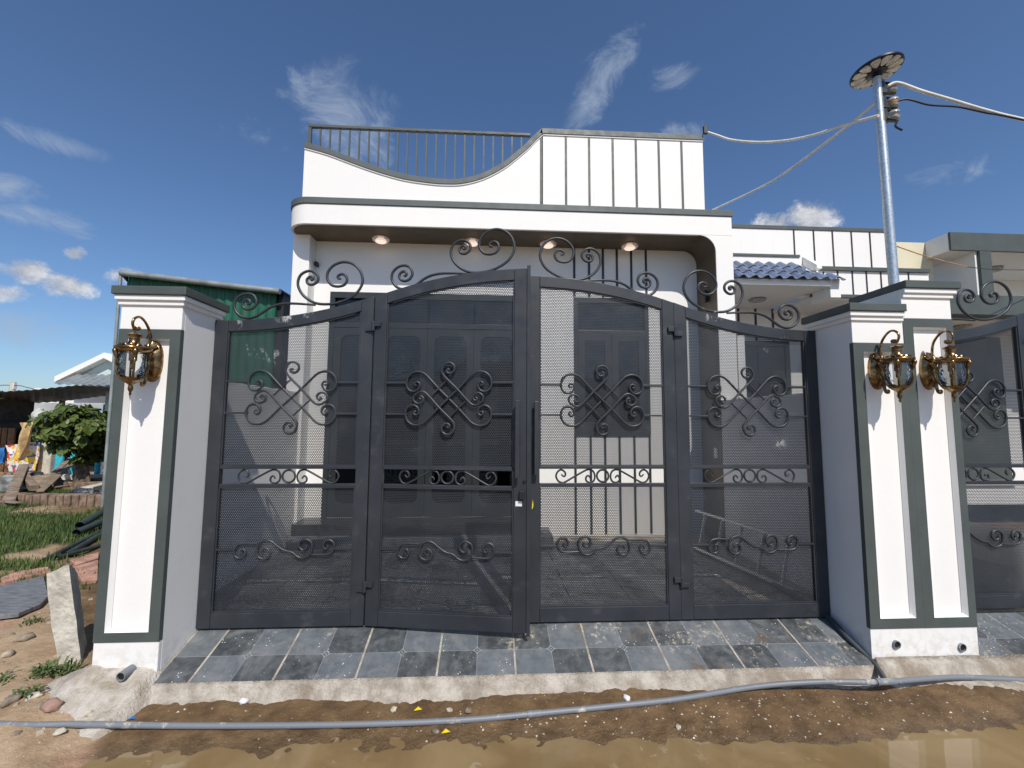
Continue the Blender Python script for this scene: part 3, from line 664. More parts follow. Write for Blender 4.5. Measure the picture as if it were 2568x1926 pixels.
    if kind == 'inner':
        for z in (1.88, .25):
            m2 = MB(); m2.lathe([(.0125, -.032), (.0125, .032)], 12, (s*.0, -.034, z)); m2.box(min(s*.004, s*.05), max(s*.004, s*.05), -.040, -.0225, z-.002, z+.030); h = pt('hinge', m2, bevel=.002)
            m3 = MB(); m3.box(min(-s*.004, -s*.05), max(-s*.004, -s*.05), -.040, -.0225, z-.032, z-.004); part('hinge_plate', m3, E, h, False, .002)
    return t
GL1 = leaf(-2.0, 0, 1, 'outer', 'outer gate leaf with white paint smears, hinged by the pillar beside the lot')
GL2 = leaf(-.995, 0, 1, 'inner', 'tall gate leaf swung slightly outward, with a pull handle and keyhole lock', rot=rad(-8.0), handle=True)
GL3 = leaf(1.004, 0, -1, 'inner', 'tall closed gate leaf with pull handle, in front of the striped wall', handle=True)
GL4 = leaf(1.998, 0, -1, 'outer', 'outer gate leaf hinged by the lower joined pillar, ladder behind it', low_mirror=True)
GL5 = leaf(2.668, .07, 1, 'outer', 'outer leaf of the next gateway, partly hidden behind the taller pillar')
GL6 = leaf(3.675, .07, 1, 'inner', 'tall leaf of the next gateway, beyond its outer leaf', handle=False)
def gate_bits():
    # edge cover strip, lock and stickers of the open leaf
    mb = MB(); mb.box(.998, 1.020, -.030, -.022, .0, 2.262); part('cover_strip', mb, 'gate_enamel', GL2, False, .002)
    mb = MB(); mb.box(.955, .985, -.05, -.0225, .80, .85); part('lock_box', mb, 'black_plastic', GL2, False, .004)
    mb = MB(); mb.box(.93, .97, -.0245, -.0225, .755, .785); part('sticker', mb, 'white_plastic', GL2)
    mb = MB(); mb.lathe([(.010, -.004), (.010, .004)], 12, (.985, -.026, .905)); part('keyhole', mb, 'hole_black', GL2, True)
    mb = MB(); mb.prism([(-.968, .71), (-.962, .715), (-.957, .735), (-.962, .77), (-.966, .74)], -.0245, -.0225); part('sticker', mb, 'sticker_yellow', GL3)
gate_bits()

# ------------------------------------------------------------------ the house behind the gate
HOUSE = thing('white_house', (0, 2.0, 0), 'white single-storey house with swooping parapet and railing, behind the closed gate', 'house')
def hp(name, mb, m, parent=None, smooth=False, bevel=0.):
    L = HOUSE.location; mb.v = [(v[0]-L.x, v[1]-L.y, v[2]-L.z) for v in mb.v]
    return part(name, mb, m, parent or HOUSE, smooth, bevel)
def arc(cx, cz, r, a0, a1, n=14): return [(cx+r*math.cos(rad(a0+(a1-a0)*i/n)), cz+r*math.sin(rad(a0+(a1-a0)*i/n))) for i in range(n+1)]
def build_house():
    DX0, DX1, DZ0, DZ1 = -2.04, .15, .215, 2.69
    WX0, WX1, WZ0, WZ1 = .722, 1.600, 1.11, 2.68
    # front wall, pierced by the door and the window
    mb = MB(); y0, y1 = 2.0, 2.2
    for (a, b, c, d) in ((-2.4, DX0, 0, 3.3), (DX0, DX1, DZ1, 3.3), (DX0, DX1, 0, DZ0), (DX1, WX0, 0, 3.3), (WX0, WX1, 0, WZ0), (WX0, WX1, WZ1, 3.3), (WX1, 2.39, 0, 3.3)): mb.box(a, b, y0, y1, c, d)
    hp('front_wall', mb, 'white_paint')
    mb = MB(); mb.box(-2.4, -2.28, 2.2, 9, 0, 3.3); hp('side_wall', mb, 'white_paint')
    mb = MB(); mb.box(2.27, 2.39, 2.2, 9, 0, 3.3); hp('side_wall', mb, 'white_paint')
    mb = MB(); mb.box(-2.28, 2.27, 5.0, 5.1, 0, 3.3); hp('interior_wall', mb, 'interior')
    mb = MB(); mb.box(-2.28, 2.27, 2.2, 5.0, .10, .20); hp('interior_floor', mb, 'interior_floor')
    # left column
    mb = MB(); mb.box(-2.4, -2.222, 1.83, 1.9995, 0, 3.2945); hp('column', mb, 'white_paint', bevel=.006)
    # canopy beam with a rounded corner in plan
    def plan(e): return [(2.39+e, 1.57-e), (2.39+e, 2.3), (-2.4-e, 2.3), (-2.4-e, 1.82)]+[(-2.15+(.25+e)*math.cos(rad(180+90*i/12)), 1.82+(.25+e)*math.sin(rad(180+90*i/12))) for i in range(1, 13)]
    hp('canopy_beam', MB().prism(plan(0), 3.2955, 3.514, 'z'), 'white_paint', bevel=.006)
    hp('canopy_trim', MB().prism(plan(.012), 3.5145, 3.582, 'z'), 'house_trim', bevel=.004)
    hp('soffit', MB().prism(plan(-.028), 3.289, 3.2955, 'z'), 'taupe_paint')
    mb = MB(); mb.box(-2.4, 2.39, 2.3, 9, 3.3, 3.58); hp('roof_slab', mb, 'white_paint')
    # right column: arch leg with a filleted corner, taupe lining
    R = .18
    poly = [(2.39, 0), (2.2, 0), (2.2, 3.2955-R)]+arc(2.2-R, 3.2955-R, R, 0, 90)[1:]+[(2.39, 3.2955)]
    hp('arch_column', MB().prism(poly, 1.57, 1.9995), 'white_paint', bevel=.004)
    inn = [(2.2, 0.)]+arc(2.2-R, 3.2955-R, R, 0, 90); inn2 = [(2.195, 0.)]+[(p[0]-.005*math.cos(rad(90*i/14)), p[1]-.005*math.sin(rad(90*i/14))) for i, p in enumerate(arc(2.2-R, 3.2955-R, R, 0, 90))]
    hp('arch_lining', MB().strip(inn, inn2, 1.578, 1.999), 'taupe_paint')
    mb = MB(); mb.box(2.176, 2.1945, 1.72, 1.80, 2.62, 2.72); mb.box(2.150, 2.176, 1.735, 1.785, 2.60, 2.74); hp('column_light', mb, 'black_plastic', bevel=.004)
    mb = MB(); mb.box(2.187, 2.1945, 1.66, 1.73, .88, .99); hp('socket_plate', mb, 'white_plastic', bevel=.002)
    mb = MB(); mb.box(-2.206, -2.18, 1.93, 1.9995, 2.985, 3.03); hp('wall_bracket', mb, 'black_plastic', bevel=.003)
    # parapet with the swooping top
    cv = [(-2.246,4.23),(-1.984,4.162),(-1.714,4.066),(-1.444,3.977),(-1.173,3.909),(-.902,3.877),(-.726,3.871),(-.563,3.884),(-.358,3.947),(-.153,4.064),(-.015,4.178),(.124,4.308),(.208,4.404),(.306,4.497)]
    cv = [(p.x, p.y) for p in cr([(a, b, 0) for a, b in cv], 4)]+[(1.2, 4.497), (2.135, 4.497)]
    low = []
    for i, p in enumerate(cv):
        a = cv[max(i-1, 0)]; b = cv[min(i+1, len(cv)-1)]; t = Vector((b[0]-a[0], b[1]-a[1])).normalized(); n = Vector((t.y, -t.x)); k = .058 if i < len(cv)-3 else .062
        low.append((p[0]+n.x*k if 0 < i < len(cv)-1 else p[0], p[1]+n.y*k if 0 < i < len(cv)-1 else p[1]-.06))
    hp('parapet', MB().strip([(a, b+.004) for a, b in low], [(a, 3.5825) for a, b in low], 1.65, 1.76), 'white_paint')
    hp('parapet_lip', MB().strip([(a, b+.001) for a, b in low], [(a, b-.014) for a, b in low], 1.640, 1.6515), 'white_paint')
    hp('coping', MB().strip(cv, low, 1.632, 1.778), 'house_trim', bevel=.003)
    mb = MB(); mb.box(2.03, 2.135, 1.76, 3.2, 3.5825, 4.44); hp('parapet_return', mb, 'white_paint')
    mb = MB(); mb.box(-2.246, -2.14, 1.76, 3.2, 3.5825, 4.165); hp('parapet_return', mb, 'white_paint')
    for x in (.300, .576, .836, 1.102, 1.365, 1.625, 1.887):
        mb = MB(); mb.box(x-.012, x+.012, 1.645, 1.6505, 3.5825, 4.424); hp('wall_stripe', mb, 'trim_paint')
    # railing in the dip
    def ctop(x):
        for a, b in zip(cv, cv[1:]):
            if a[0] <= x <= b[0]: return a[1]+(b[1]-a[1])*(x-a[0])/max(1e-6, b[0]-a[0])
        return cv[0][1]
    mb = MB(); mb.box(-2.235, .185, 1.682, 1.722, 4.437, 4.467); rl = hp('railing', mb, 'trim_paint', bevel=.003)
    mb = MB(); mb.box(-2.235, -2.203, 1.686, 1.718, 4.21, 4.4365); hp('post', mb, 'trim_paint', rl)
    for i in range(22):
        x = -2.11+i*.1045; zb = ctop(x)-.01
        if zb > 4.41: continue
        mb = MB(); mb.box(x-.008, x+.008, 1.694, 1.710, zb, 4.4365); hp('baluster', mb, 'trim_paint', rl)
    # stripes on the front wall, interrupted by the window
    for x in (.731, .906, 1.071, 1.237, 1.408, 1.585):
        for (za, zb) in ((0.02, WZ0-.001), (WZ1+.03, 3.289)):
            mb = MB(); mb.box(x-.013, x+.013, 1.9945, 2.0004, za, zb); hp('wall_stripe', mb, 'stripe_paint')
    # window: frame, transom light and two casements
    mb = MB(); a, b, c, d = WX0, WX1, WZ0, WZ1; w = .045
    for q in ((a, b, d-w, d+.02), (a, b, c-.01, c+w), (a, a+w, c+w, d-w), (b-w, b, c+w, d-w), (a+w, b-w, 2.27, 2.315)): mb.box(q[0], q[1], 1.985, 2.06, q[2], q[3])
    win = hp('window', mb, 'dark_frame', bevel=.003)
    mb = MB(); mb.box(a+w, b-w, 2.03, 2.038, 2.315, d-w); hp('transom_pane', mb, 'window_glass', win)
    mid = (a+b)/2
    for (p, q) in ((a+w+.003, mid-.002), (mid+.002, b-w-.003)):
        mb = MB(); z0, z1, e = c+w+.003, 2.267, .075
        for (u0, u1, v0, v1) in ((p, p+e, z0, z1), (q-e, q, z0, z1), (p+e, q-e, z0, z0+.10), (p+e, q-e, z1-e, z1)): mb.box(u0, u1, 1.990, 2.03, v0, v1)
        cs = hp('casement', mb, 'dark_frame', win, bevel=.002)
    for (p, q) in ((a+w, mid), (mid, b-w)):
        mb = MB(); mb.box(p+.07, q-.07, 2.008, 2.014, c+.14, 2.2); hp('pane', mb, 'window_glass', win)
    # folding glass door
    mb = MB(); w = .055; a, b, c, d = DX0, DX1, DZ0, DZ1
    for q in ((a, b, d-w, d+.015), (a, a+w, c, d-w), (b-w, b, c, d-w), (a+w, b-w, 2.30, 2.36)): mb.box(q[0], q[1], 1.985, 2.08, q[2], q[3])
    door = hp('door', mb, 'dark_frame', bevel=.003)
    n = 4; pw = (b-a-2*w)/n
    for i in range(n):
        p, q = a+w+i*pw+.003, a+w+(i+1)*pw-.003; e = .075; z0, z1 = c+.006, 2.297
        # panel frame with rounded pane corners
        out = [(p, z0), (q, z0), (q, z1), (p, z1)]; r = .08; ip, iq, iz0, iz1 = p+e, q-e, z0+.14, z1-.08
        inn = arc(ip+r, iz0+r, r, 180, 270, 5)+arc(iq-r, iz0+r, r, 270, 360, 5)+arc(iq-r, iz1-r, r, 0, 90, 5)+arc(ip+r, iz1-r, r, 90, 180, 5)
        m = len(inn); corner = [0]*6+[1]*6+[2]*6+[3]*6
        vs = [(x, 1.995, z) for x, z in out]+[(x, 1.995, z) for x, z in inn]+[(x, 2.03, z) for x, z in inn]
        fs = []
        for k in range(m):
            k2 = (k+1) % m; fs.append((4+k, 4+k2, 4+m+k2, 4+m+k))
            fs.append((corner[k], 4+k2, 4+k) if corner[k] == corner[k2] else (corner[k], corner[k2], 4+k2, 4+k))
        mb = MB(); mb.add(vs, fs); mb.box(p, p+.01, 1.996, 2.03, z0, z1); mb.box(q-.01, q, 1.996, 2.03, z0, z1)
        pn = hp('door_panel', mb, 'dark_frame', door)
        mb = MB(); mb.box(p+.05, q-.05, 2.018, 2.024, z0+.1, z1-.04); hp('pane', mb, 'window_glass', door)
        mb = MB(); mb.box(p+.01, q-.01, 2.03, 2.036, 2.365, d-w-.005); hp('transom_pane', mb, 'window_glass', door)
    # granite step
    mb = MB(); mb.box(-2.22, .30, 1.70, 1.9995, .10, .215); hp('door_step', mb, 'granite', bevel=.004)
    mb = MB(); mb.box(-2.22, .42, 1.60, 1.9994, .0065, .0995); hp('door_step', mb, 'slate', bevel=.004)
build_house()
def build_lamps():
    root = None
    for i, (px, lb) in enumerate(((-1.456, 'round glass soffit lamp nearest the rounded end of the canopy'), (-.45, 'round glass soffit lamp second from the rounded canopy end'), (.40, 'round glass soffit lamp third from the rounded canopy end'), (1.335, 'round glass soffit lamp nearest the arched column'))):
        if root is None:
            root = thing('soffit_lamp', (0, 0, 0), lb, 'lamp', 'glass lamps under the canopy')
            part('base', MB().lathe([(.05, 0), (.055, -.006), (.05, -.014), (.02, -.02)], 24), 'aluminium', root, True)
            g = [(.045, -.008), (.075, -.016), (.098, -.034), (.088, -.05), (.060, -.062)]
            part('glass_bowl', MB().lathe(g, 16, caps=False), 'lamp_glass', root)
            part('diffuser', MB().lathe([(.010, -.030), (.052, -.034), (.062, -.054), (.050, -.066), (.02, -.069)], 24), 'lamp_diffuser', root, True)
            o = root
        else: o = copy_tree(root)
        o.location = (px, 1.825, 3.2885); o['label'] = lb
build_lamps()
def yard_things():
    mb = MB(); mb.box(-2.37, -2.252, .045, 1.8295, -.05, 1.56); o = part('boundary_wall', mb, 'white_paint', None, False, .004); tag(o, 'white yard wall seen through the gate, beside the green metal shed', 'wall')
    mb = MB(); mb.box(2.2, 2.335, .0505, 1.5695, -.05, 1.50); o = part('boundary_wall', mb, 'white_paint', None, False, .004); tag(o, 'white yard wall behind the ladder, between the two houses', 'wall')
    # aluminium ladder standing on its edge
    t = thing('ladder', (1.9, .95, .01), 'aluminium ladder on its long edge leaning on the yard wall', 'ladder')
    a, b = Vector((1.80, 1.50, .03)), Vector((2.03, .34, .03)); off = Vector((.085, .02, .335)); L = Vector(t.location)
    def bar(p, q, w, h, name):
        d = (q-p).normalized(); u = off.normalized(); n = d.cross(u); vs = []
        for e in (p, q):
            for su, sn in ((-1, -1), (1, -1), (1, 1), (-1, 1)): vs.append(e+u*su*w+n*sn*h-L)
        m = MB(); m.add(vs, [(0,1,2,3),(7,6,5,4),(0,4,5,1),(1,5,6,2),(2,6,7,3),(3,7,4,0)]); part(name, m, 'aluminium', t, False, .002)
    bar(a, b, .012, .03, 'rail'); bar(a+off, b+off, .012, .03, 'rail')
    for i in range(5):
        p = a+(b-a)*((i+.5)/5); m = MB(); m.tube([p+off*.03-L, p+off*.97-L], .014, 8); part('rung', m, 'aluminium', t, True)
yard_things()

# ------------------------------------------------------------------ neighbours on the right
def neighbour():
    Y = 2.5; H = thing('neighbour_house', (4, Y, 0), 'white striped house with a small blue tiled awning, next to the closed gate house', 'house')
    def np_(name, mb, m, parent=None, bevel=0., smooth=False):
        L = H.location; mb.v = [(v[0]-L.x, v[1]-L.y, v[2]-L.z) for v in mb.v]; return part(name, mb, m, parent or H, smooth, bevel)
    X1 = 5.66; X2 = 5.16; zT = 3.885
    mb = MB(); mb.box(2.42, 3.90, Y, Y+.15, 3.0, zT-.05); mb.box(3.9, X2, Y, Y+.15, 2.93, zT-.05); mb.box(X2, X1, Y, Y+.15, 2.93, 3.335); np_('upper_wall', mb, 'white_paint')
    mb = MB(); mb.box(2.42, X2+.01, Y-.012, Y+.17, zT-.05, zT); np_('coping', mb, 'trim_paint', bevel=.003)
    mb = MB(); mb.box(2.42, 3.862, Y-.014, Y-.0005, 3.455, 3.487); np_('trim_band', mb, 'trim_paint')
    mb = MB(); mb.box(4.115, X1, Y-.030, Y-.0005, 3.285, 3.335); np_('trim_band', mb, 'trim_paint')
    mb = MB(); mb.box(3.975, X1, Y-.034, Y-.0005, 2.915, 2.957); np_('trim_band', mb, 'trim_paint')
    for px, za, zb in ((1993, 3.487, 3.835), (2042.6, 3.30, 3.835), (2090, 3.335, 3.835), (2137.5, 3.335, 3.835), (2184, 3.335, 3.835), (2062, 2.957, 3.27), (2097.5, 2.957, 3.285), (2134, 2.957, 3.285), (2169, 2.957, 3.285), (2205, 2.957, 3.285), (2274, 2.957, 3.285)):
        x = onY(px, 640, Y).x; mb = MB(); mb.box(x-.010, x+.010, Y-.005, Y+.001, za+.0005, zb-.0005); np_('wall_stripe', mb, 'stripe_paint')
    # recessed porch below
    Yb = 3.25
    mb = MB(); mb.box(2.42, 6.2, Yb, Yb+.15, 0, 3.13); np_('porch_wall', mb, 'white_paint')
    mb = MB(); mb.box(2.42, 3.98, Y-.36, Yb, 2.955, 2.9995); np_('porch_ceiling', mb, 'white_paint')
    mb = MB(); mb.box(3.9805, X1, Y+.0, Yb, 2.89, 2.9295); np_('porch_ceiling', mb, 'white_paint')
    mb = MB(); mb.box(3.985, 4.12, Y-.33, Y-.0005, 2.82, 3.06); np_('awning_bracket', mb, 'white_paint', bevel=.003)
    mb = MB(); mb.prism([(Y-.24, 3.22), (Y-.24, 3.27), (Y-.001, 3.47), (Y-.001, 3.22)], 3.90, 3.97, 'x'); np_('awning_cheek', mb, 'white_paint', bevel=.003)
    part('porch_lamp', MB().lathe([(.09, 0), (.11, -.012), (.10, -.03), (.03, -.04)], 20, (3.42-H.location.x, 2.75-H.location.y, 2.9545)), 'porcelain', H, True)
    # awning roof of interlocking tiles
    mb = MB(); mb.prism([(Y-.37, 3.0), (Y-.37, 3.02), (Y-.001, 3.345), (Y-.001, 3.0)], 2.45, 3.984, 'x'); roof = np_('awning_roof', mb, 'white_paint')
    tw, tl = .150, .165; n = 10; tm = MB(); sl = math.atan2(.325, .37)
    rows = []
    for j, (d, lift) in enumerate(((-.012, 0), (tl, 0))):
        for k in range(n+1):
            u = k/n; h = .030*math.sin(math.pi*min(1, u/.62)) if u < .62 else -.010*math.sin(math.pi*(u-.62)/.38)
            rows.append((u*tw, d, h+(.016 if j == 0 else 0)))
    m2 = [(x, y, z-.010) for x, y, z in rows]
    tm.add(rows+m2, [(k, k+1, n+1+k+1, n+1+k) for k in range(n)]+[(2*n+2+k, 2*n+2+k+1, k+1, k) for k in range(n)])
    tme = tm.mesh('roof_tile'); tme.materials.append(MATS['blue_glaze']); tme.polygons.foreach_set('use_smooth', [True]*len(tme.polygons)); tme.set_sharp_from_angle(angle=rad(40))
    for j in range(3):
        for i in range((10, 9, 9)[j]+(1 if j == 0 else 0)):
            o = bpy.data.objects.new('roof_tile', tme); C.objects.link(o); o.parent = roof
            s = .002+j*(tl+.004); o.location = (2.47+i*tw-H.location.x, Y-.40+s*math.cos(sl)-Y, 3.020+s*math.sin(sl)); o.rotation_euler = (sl, 0, 0)
    for px in (1850, 1893, 1936, 2043, 2083):
        x = onY(px, 760, Yb).x; mb = MB(); mb.box(x-.016, x+.016, Yb-.006, Yb+.001, 0, 2.9545 if px < 2000 else 2.889); np_('wall_stripe', mb, 'stripe_paint')
    # dark panelled door
    p, q = onY(1850, 856, Yb), onY(1974, 860, Yb); a, b, c, d = p.x, q.x, .1, p.z
    mb = MB(); w = .07
    for r in ((a, b, d-w, d), (a, a+w, c, d-w), (b-w, b, c, d-w), (a+w, b-w, d-.62, d-.55)): mb.box(r[0], r[1], Yb-.05, Yb-.001, r[2], r[3])
    dr = np_('door', mb, 'dark_frame', bevel=.004)
    mid = a+(b-a)*.36
    for (u, v) in ((a+w, mid), (mid, b-w)):
        for (z0, z1) in ((d-.55, d-w), (d-1.15, d-.62), (c, d-1.15)):
            mb = MB(); mb.box(u+.006, v-.006, Yb-.035, Yb-.002, z0+.006, z1-.006); np_('door_panel', mb, 'dark_frame', dr, .01)
    # lower sunlit yard wall
    mb = MB(); mb.box(2.42, 2.5, 1.6, Y, 0, 2.2); np_('side_wall', mb, 'white_paint')
    # third house: cream flank, grey-green frame
    Y = 2.5; H2 = thing('far_neighbour_house', (7, Y, 0), 'house with thick grey-green frame beams and a cream flank, beyond the striped house', 'house')
    def fp(name, mb, m, bevel=.004):
        L = H2.location; mb.v = [(v[0]-L.x, v[1]-L.y, v[2]-L.z) for v in mb.v]; return part(name, mb, m, H2, False, bevel)
    mb = MB(); mb.box(6.02, 11, Y, Y+.03, 3.62, 3.875); fp('top_beam', mb, 'trim_paint')
    mb = MB(); mb.box(6.02, 6.14, Y+.0305, 2.839, 3.622, 3.873); fp('side_beam', mb, 'white_paint')
    mb = MB(); mb.box(6.141, 11, Y+.0305, 5.5, 3.615, 3.66) ; fp('canopy_ceiling', mb, 'white_paint')
    mb = MB(); mb.box(6.43, 6.595, Y+.002, Y+.04, 3.002, 3.6185); fp('column', mb, 'trim_paint')
    mb = MB(); mb.box(5.7, 11, Y-.002, Y+.25, 2.73, 3.0); fp('lower_beam', mb, 'trim_paint')
    mb = MB(); mb.box(5.75, 11, Y+.25, 5.0, 2.69, 2.7295); fp('porch_ceiling', mb, 'white_paint')
    mb = MB(); mb.box(6.40, 6.60, Y+.041, 5.0, 3.002, 3.6145); fp('recess_wall', mb, 'white_paint')
    mb = MB(); mb.box(6.62, 11, 3.6, 3.75, 0, 3.6145); fp('front_wall', mb, 'white_paint')
    mb = MB(); mb.box(4.9, 6.12, 2.84, 3.0, 0, 3.865); fp('flank_wall', mb, 'cream_wall')
    w0 = onY(2400, 870, 3.2); mb = MB(); mb.box(w0.x, w0.x+1.25, 3.55, 3.599, .3, w0.z+.35); fp('window_surround', mb, 'white_paint')
    mb = MB(); mb.box(w0.x+.1, w0.x+1.1, 3.50, 3.549, .4, w0.z+.22); fp('shutter', mb, 'trim_paint')
    part('porch_lamp', MB().lathe([(.12, 0), (.13, -.02), (.11, -.05), (.03, -.06)], 20, (7.35-7, 3.1-Y, 3.6145)), 'porcelain', H2, True)
    part('porch_lamp', MB().lathe([(.12, 0), (.13, -.02), (.11, -.05), (.03, -.06)], 20, (6.65-7, 3.0-Y, 2.6895)), 'porcelain', H2, True)
neighbour()

# ------------------------------------------------------------------ lamp post and cables
def lamp_post():
    bx, by = 2.968, .35
    t = thing('solar_street_lamp', (bx, by, -.02), 'galvanised pole with round petal-patterned solar lamp, rising behind the joined pillars', 'street lamp')
    zt = 4.15; lean = -.022
    def at(z): return Vector((lean*(z-2.4)/1.7*1.0, 0, z+.02))
    part('pole', MB().tube([at(-.02), at(2.0), at(zt-.42)], .034, 20), 'galvanised', t, True)
    part('pole_top', MB().tube([at(zt-.44), at(zt-.02)], .028, 20), 'galvanised', t, True)
    c = at(zt+.03)
    d = thing
    R = .233
    tilt = Matrix.Rotation(rad(4), 4, 'Y')
    disc = part('lamp_disc', MB().lathe([(.05, -.004), (R-.01, -.004), (R, .004), (R, .018), (R-.012, .026), (.03, .034)], 48), 'lamp_black', t, True); disc.location = c; disc.rotation_euler = (rad(-3), rad(-4), 0); disc.scale = (.76, .76, .8)
    part('lamp_hub', MB().lathe([(.088, -.003), (.085, -.018), (.045, -.028), (.045, -.05), (.03, -.055)], 32), 'lamp_black', disc, True)
    n = 12; pm = MB(); prof = []
    for k in range(24):                                   # petal outline
        a = 2*math.pi*k/24; rx = .085+.135*(.5+.5*math.cos(a)); w = (.014+.042*((rx-.085)/.135)**.75)*(abs(math.sin(a))**.6)*(1 if math.sin(a) >= 0 else -1)
        prof.append((rx+.018*0, w))
    top = [(x, y, -.0048) for x, y in prof]; bot = [((x-.15)*.88+.15, y*.84, -.0135) for x, y in prof]
    pm.add(top+bot, [tuple(range(24, 48))]+[(k, (k+1) % 24, (k+1) % 24+24, k+24) for k in range(24)])
    me = pm.mesh('petal'); me.materials.append(MATS['lamp_petal'])
    for i in range(n):
        o = bpy.data.objects.new('petal', me); C.objects.link(o); o.parent = disc; o.rotation_euler = (0, 0, 2*math.pi*(i+.5)/n)
    # insulator bracket on the right of the pole
    for j, z in enumerate((4.04, 3.91, 3.80)):
        p = at(z); mb = MB()
        mb.box(p.x+.02, p.x+.075, -.022, .022, p.z-.055, p.z-.045); mb.box(p.x+.03, p.x+.15, -.014, .014, p.z-.050, p.z-.043); mb.box(p.x+.03, p.x+.15, -.014, .014, p.z+.043, p.z+.050); mb.box(p.x+.022, p.x+.05, -.02, .02, p.z-.05, p.z+.05)
        br = part('bracket', mb, 'dark_frame', t, False, .003)
        part('insulator', MB().lathe([(.026, -.042), (.038, -.034), (.040, -.016), (.026, -.006), (.026, .006), (.040, .016), (.038, .034), (.026, .042)], 18, (p.x+.12, 0, p.z)), 'porcelain', br, True)
        if j == 1: part('orange_binding', MB().lathe([(.030, -.010), (.036, -.004), (.036, .006), (.030, .010)], 18, (p.x+.12, 0, p.z)), 'cable_orange', br, True)
    part('tie_wire', MB().tube(cr([(at(3.7).x+.035, -.02, 3.78), (at(3.7).x+.10, -.04, 3.75), (at(3.7).x+.085, -.04, 3.70), (at(3.7).x+.13, -.05, 3.66)], 5), .008, 6), 'cable_black', t, True)
    W_ = Vector((bx, by, 0))
    def cable(name, pts, r, m, label, grp='white service cables'):
        P = [onY(px, py, Y) for px, py, Y in pts]; o = part(name, MB().tube(cr(P, 6), r, 8), m, None, True); tag(o, label, 'cable', grp)
    cable('service_cable', [(2203,290,.33),(2113,315,.6),(2040,338.6,.85),(1968,353,1.1),(1900,356.7,1.33),(1835,351,1.52),(1797,339,1.63),(1762,327.7,1.70)], .0125, 'cable_white', 'white cable sagging from the lamp post to the parapet corner')
    cable('service_cable', [(2200,255,.35),(2113,326,.75),(1968,434.5,1.5),(1900,474,1.85),(1787,527,2.35)], .0125, 'cable_white', 'white cable dropping from the lamp post behind the canopy')
    cable('service_cable', [(2226,216,.33),(2252,208,.31),(2310,228,.28),(2384,250,.25),(2474,277,.2),(2568,300,.15),(2900,370,0.)], .0125, 'cable_white', 'white cable running along the street away from the lamp post')
    cable('twisted_wire', [(2232,262,.34),(2273,249,.30),(2330,263,.26),(2402,268,.23),(2474,283,.19),(2540,295,.16),(2900,372,0.)], .0075, 'cable_black', 'dark twisted wire running along the street under the white cable', None)
    cable('orange_wire', [(2250,618,.45),(2330,645,.8),(2425,669,1.2)], .0045, 'cable_orange', 'thin orange wire leaving the lamp post low down', None)
    cable('black_wire', [(2425,669,1.2),(2480,675,1.5),(2568,677,2.0),(2700,676,2.4)], .0045, 'cable_black', 'thin black wire spliced to the orange wire', None)
    mb = MB(); p = onY(1764, 330, 1.66); mb.box(p.x-.025, p.x+.02, 1.60, 1.6315, p.z-.06, p.z+.03); part('cable_clamp', mb, 'black_plastic', HOUSE, False, .004).location = -HOUSE.location
lamp_post()

# ------------------------------------------------------------------ pipes on the street
def street_pipes():
    ctl = [(-520,1790),(0,1806),(190,1821),(450,1824),(700,1821),(950,1816),(1170,1807),(1340,1792),(1500,1775),(1700,1753),(1900,1728),(2060,1709),(2222,1700),(2400,1704),(2568,1708),(3100,1722)]
    P = []
    for px, py in ctl:
        z = -.165
        for _ in range(4): p = onZ(px, py, z); z = max(float(ground_z(p.x, p.y)), WATER_Z, kerb_z(p.x, p.y)+.012, mound_z(p.x, p.y)-.004)+.010
        P.append(p)
    P = [Vector((p.x, p.y, (a.z+p.z*2+b.z)/4+.002)) for a, p, b in zip([P[0]]+P[:-1], P, P[1:]+[P[-1]])]
    t = thing('water_pipe', (0, P[6].y, -.2), 'long grey plastic pipe lying on the mud in front of the gate', 'pipe')
    L = Vector(t.location); pts = [p-L for p in cr(P, 6)]
    part('pipe', MB().tube(pts, .0135, 14), 'grey_pvc', t, True)
    q = P[12]-L; d = (P[13]-P[11]).normalized()
    part('tee_fitting', MB().tube([q-d*.06, q+d*.05], .0170, 14), 'grey_pvc', t, True)
    q2 = P[7]-L; d2 = (P[8]-P[6]).normalized(); part('coupling', MB().tube([q2-d2*.035, q2+d2*.035], .0160, 14), 'grey_pvc', t, True)
    br = [P[12], onY(2190, 1665, -.33)+Vector((0, 0, .005)), Vector((1.962, -.20, -.043)), Vector((1.968, 0.0, .02)), Vector((1.968, .5, .028))]
    part('branch_pipe', MB().tube([p-L for p in cr(br, 6)], .0150, 14), 'dark_pvc', t, True)
street_pipes()

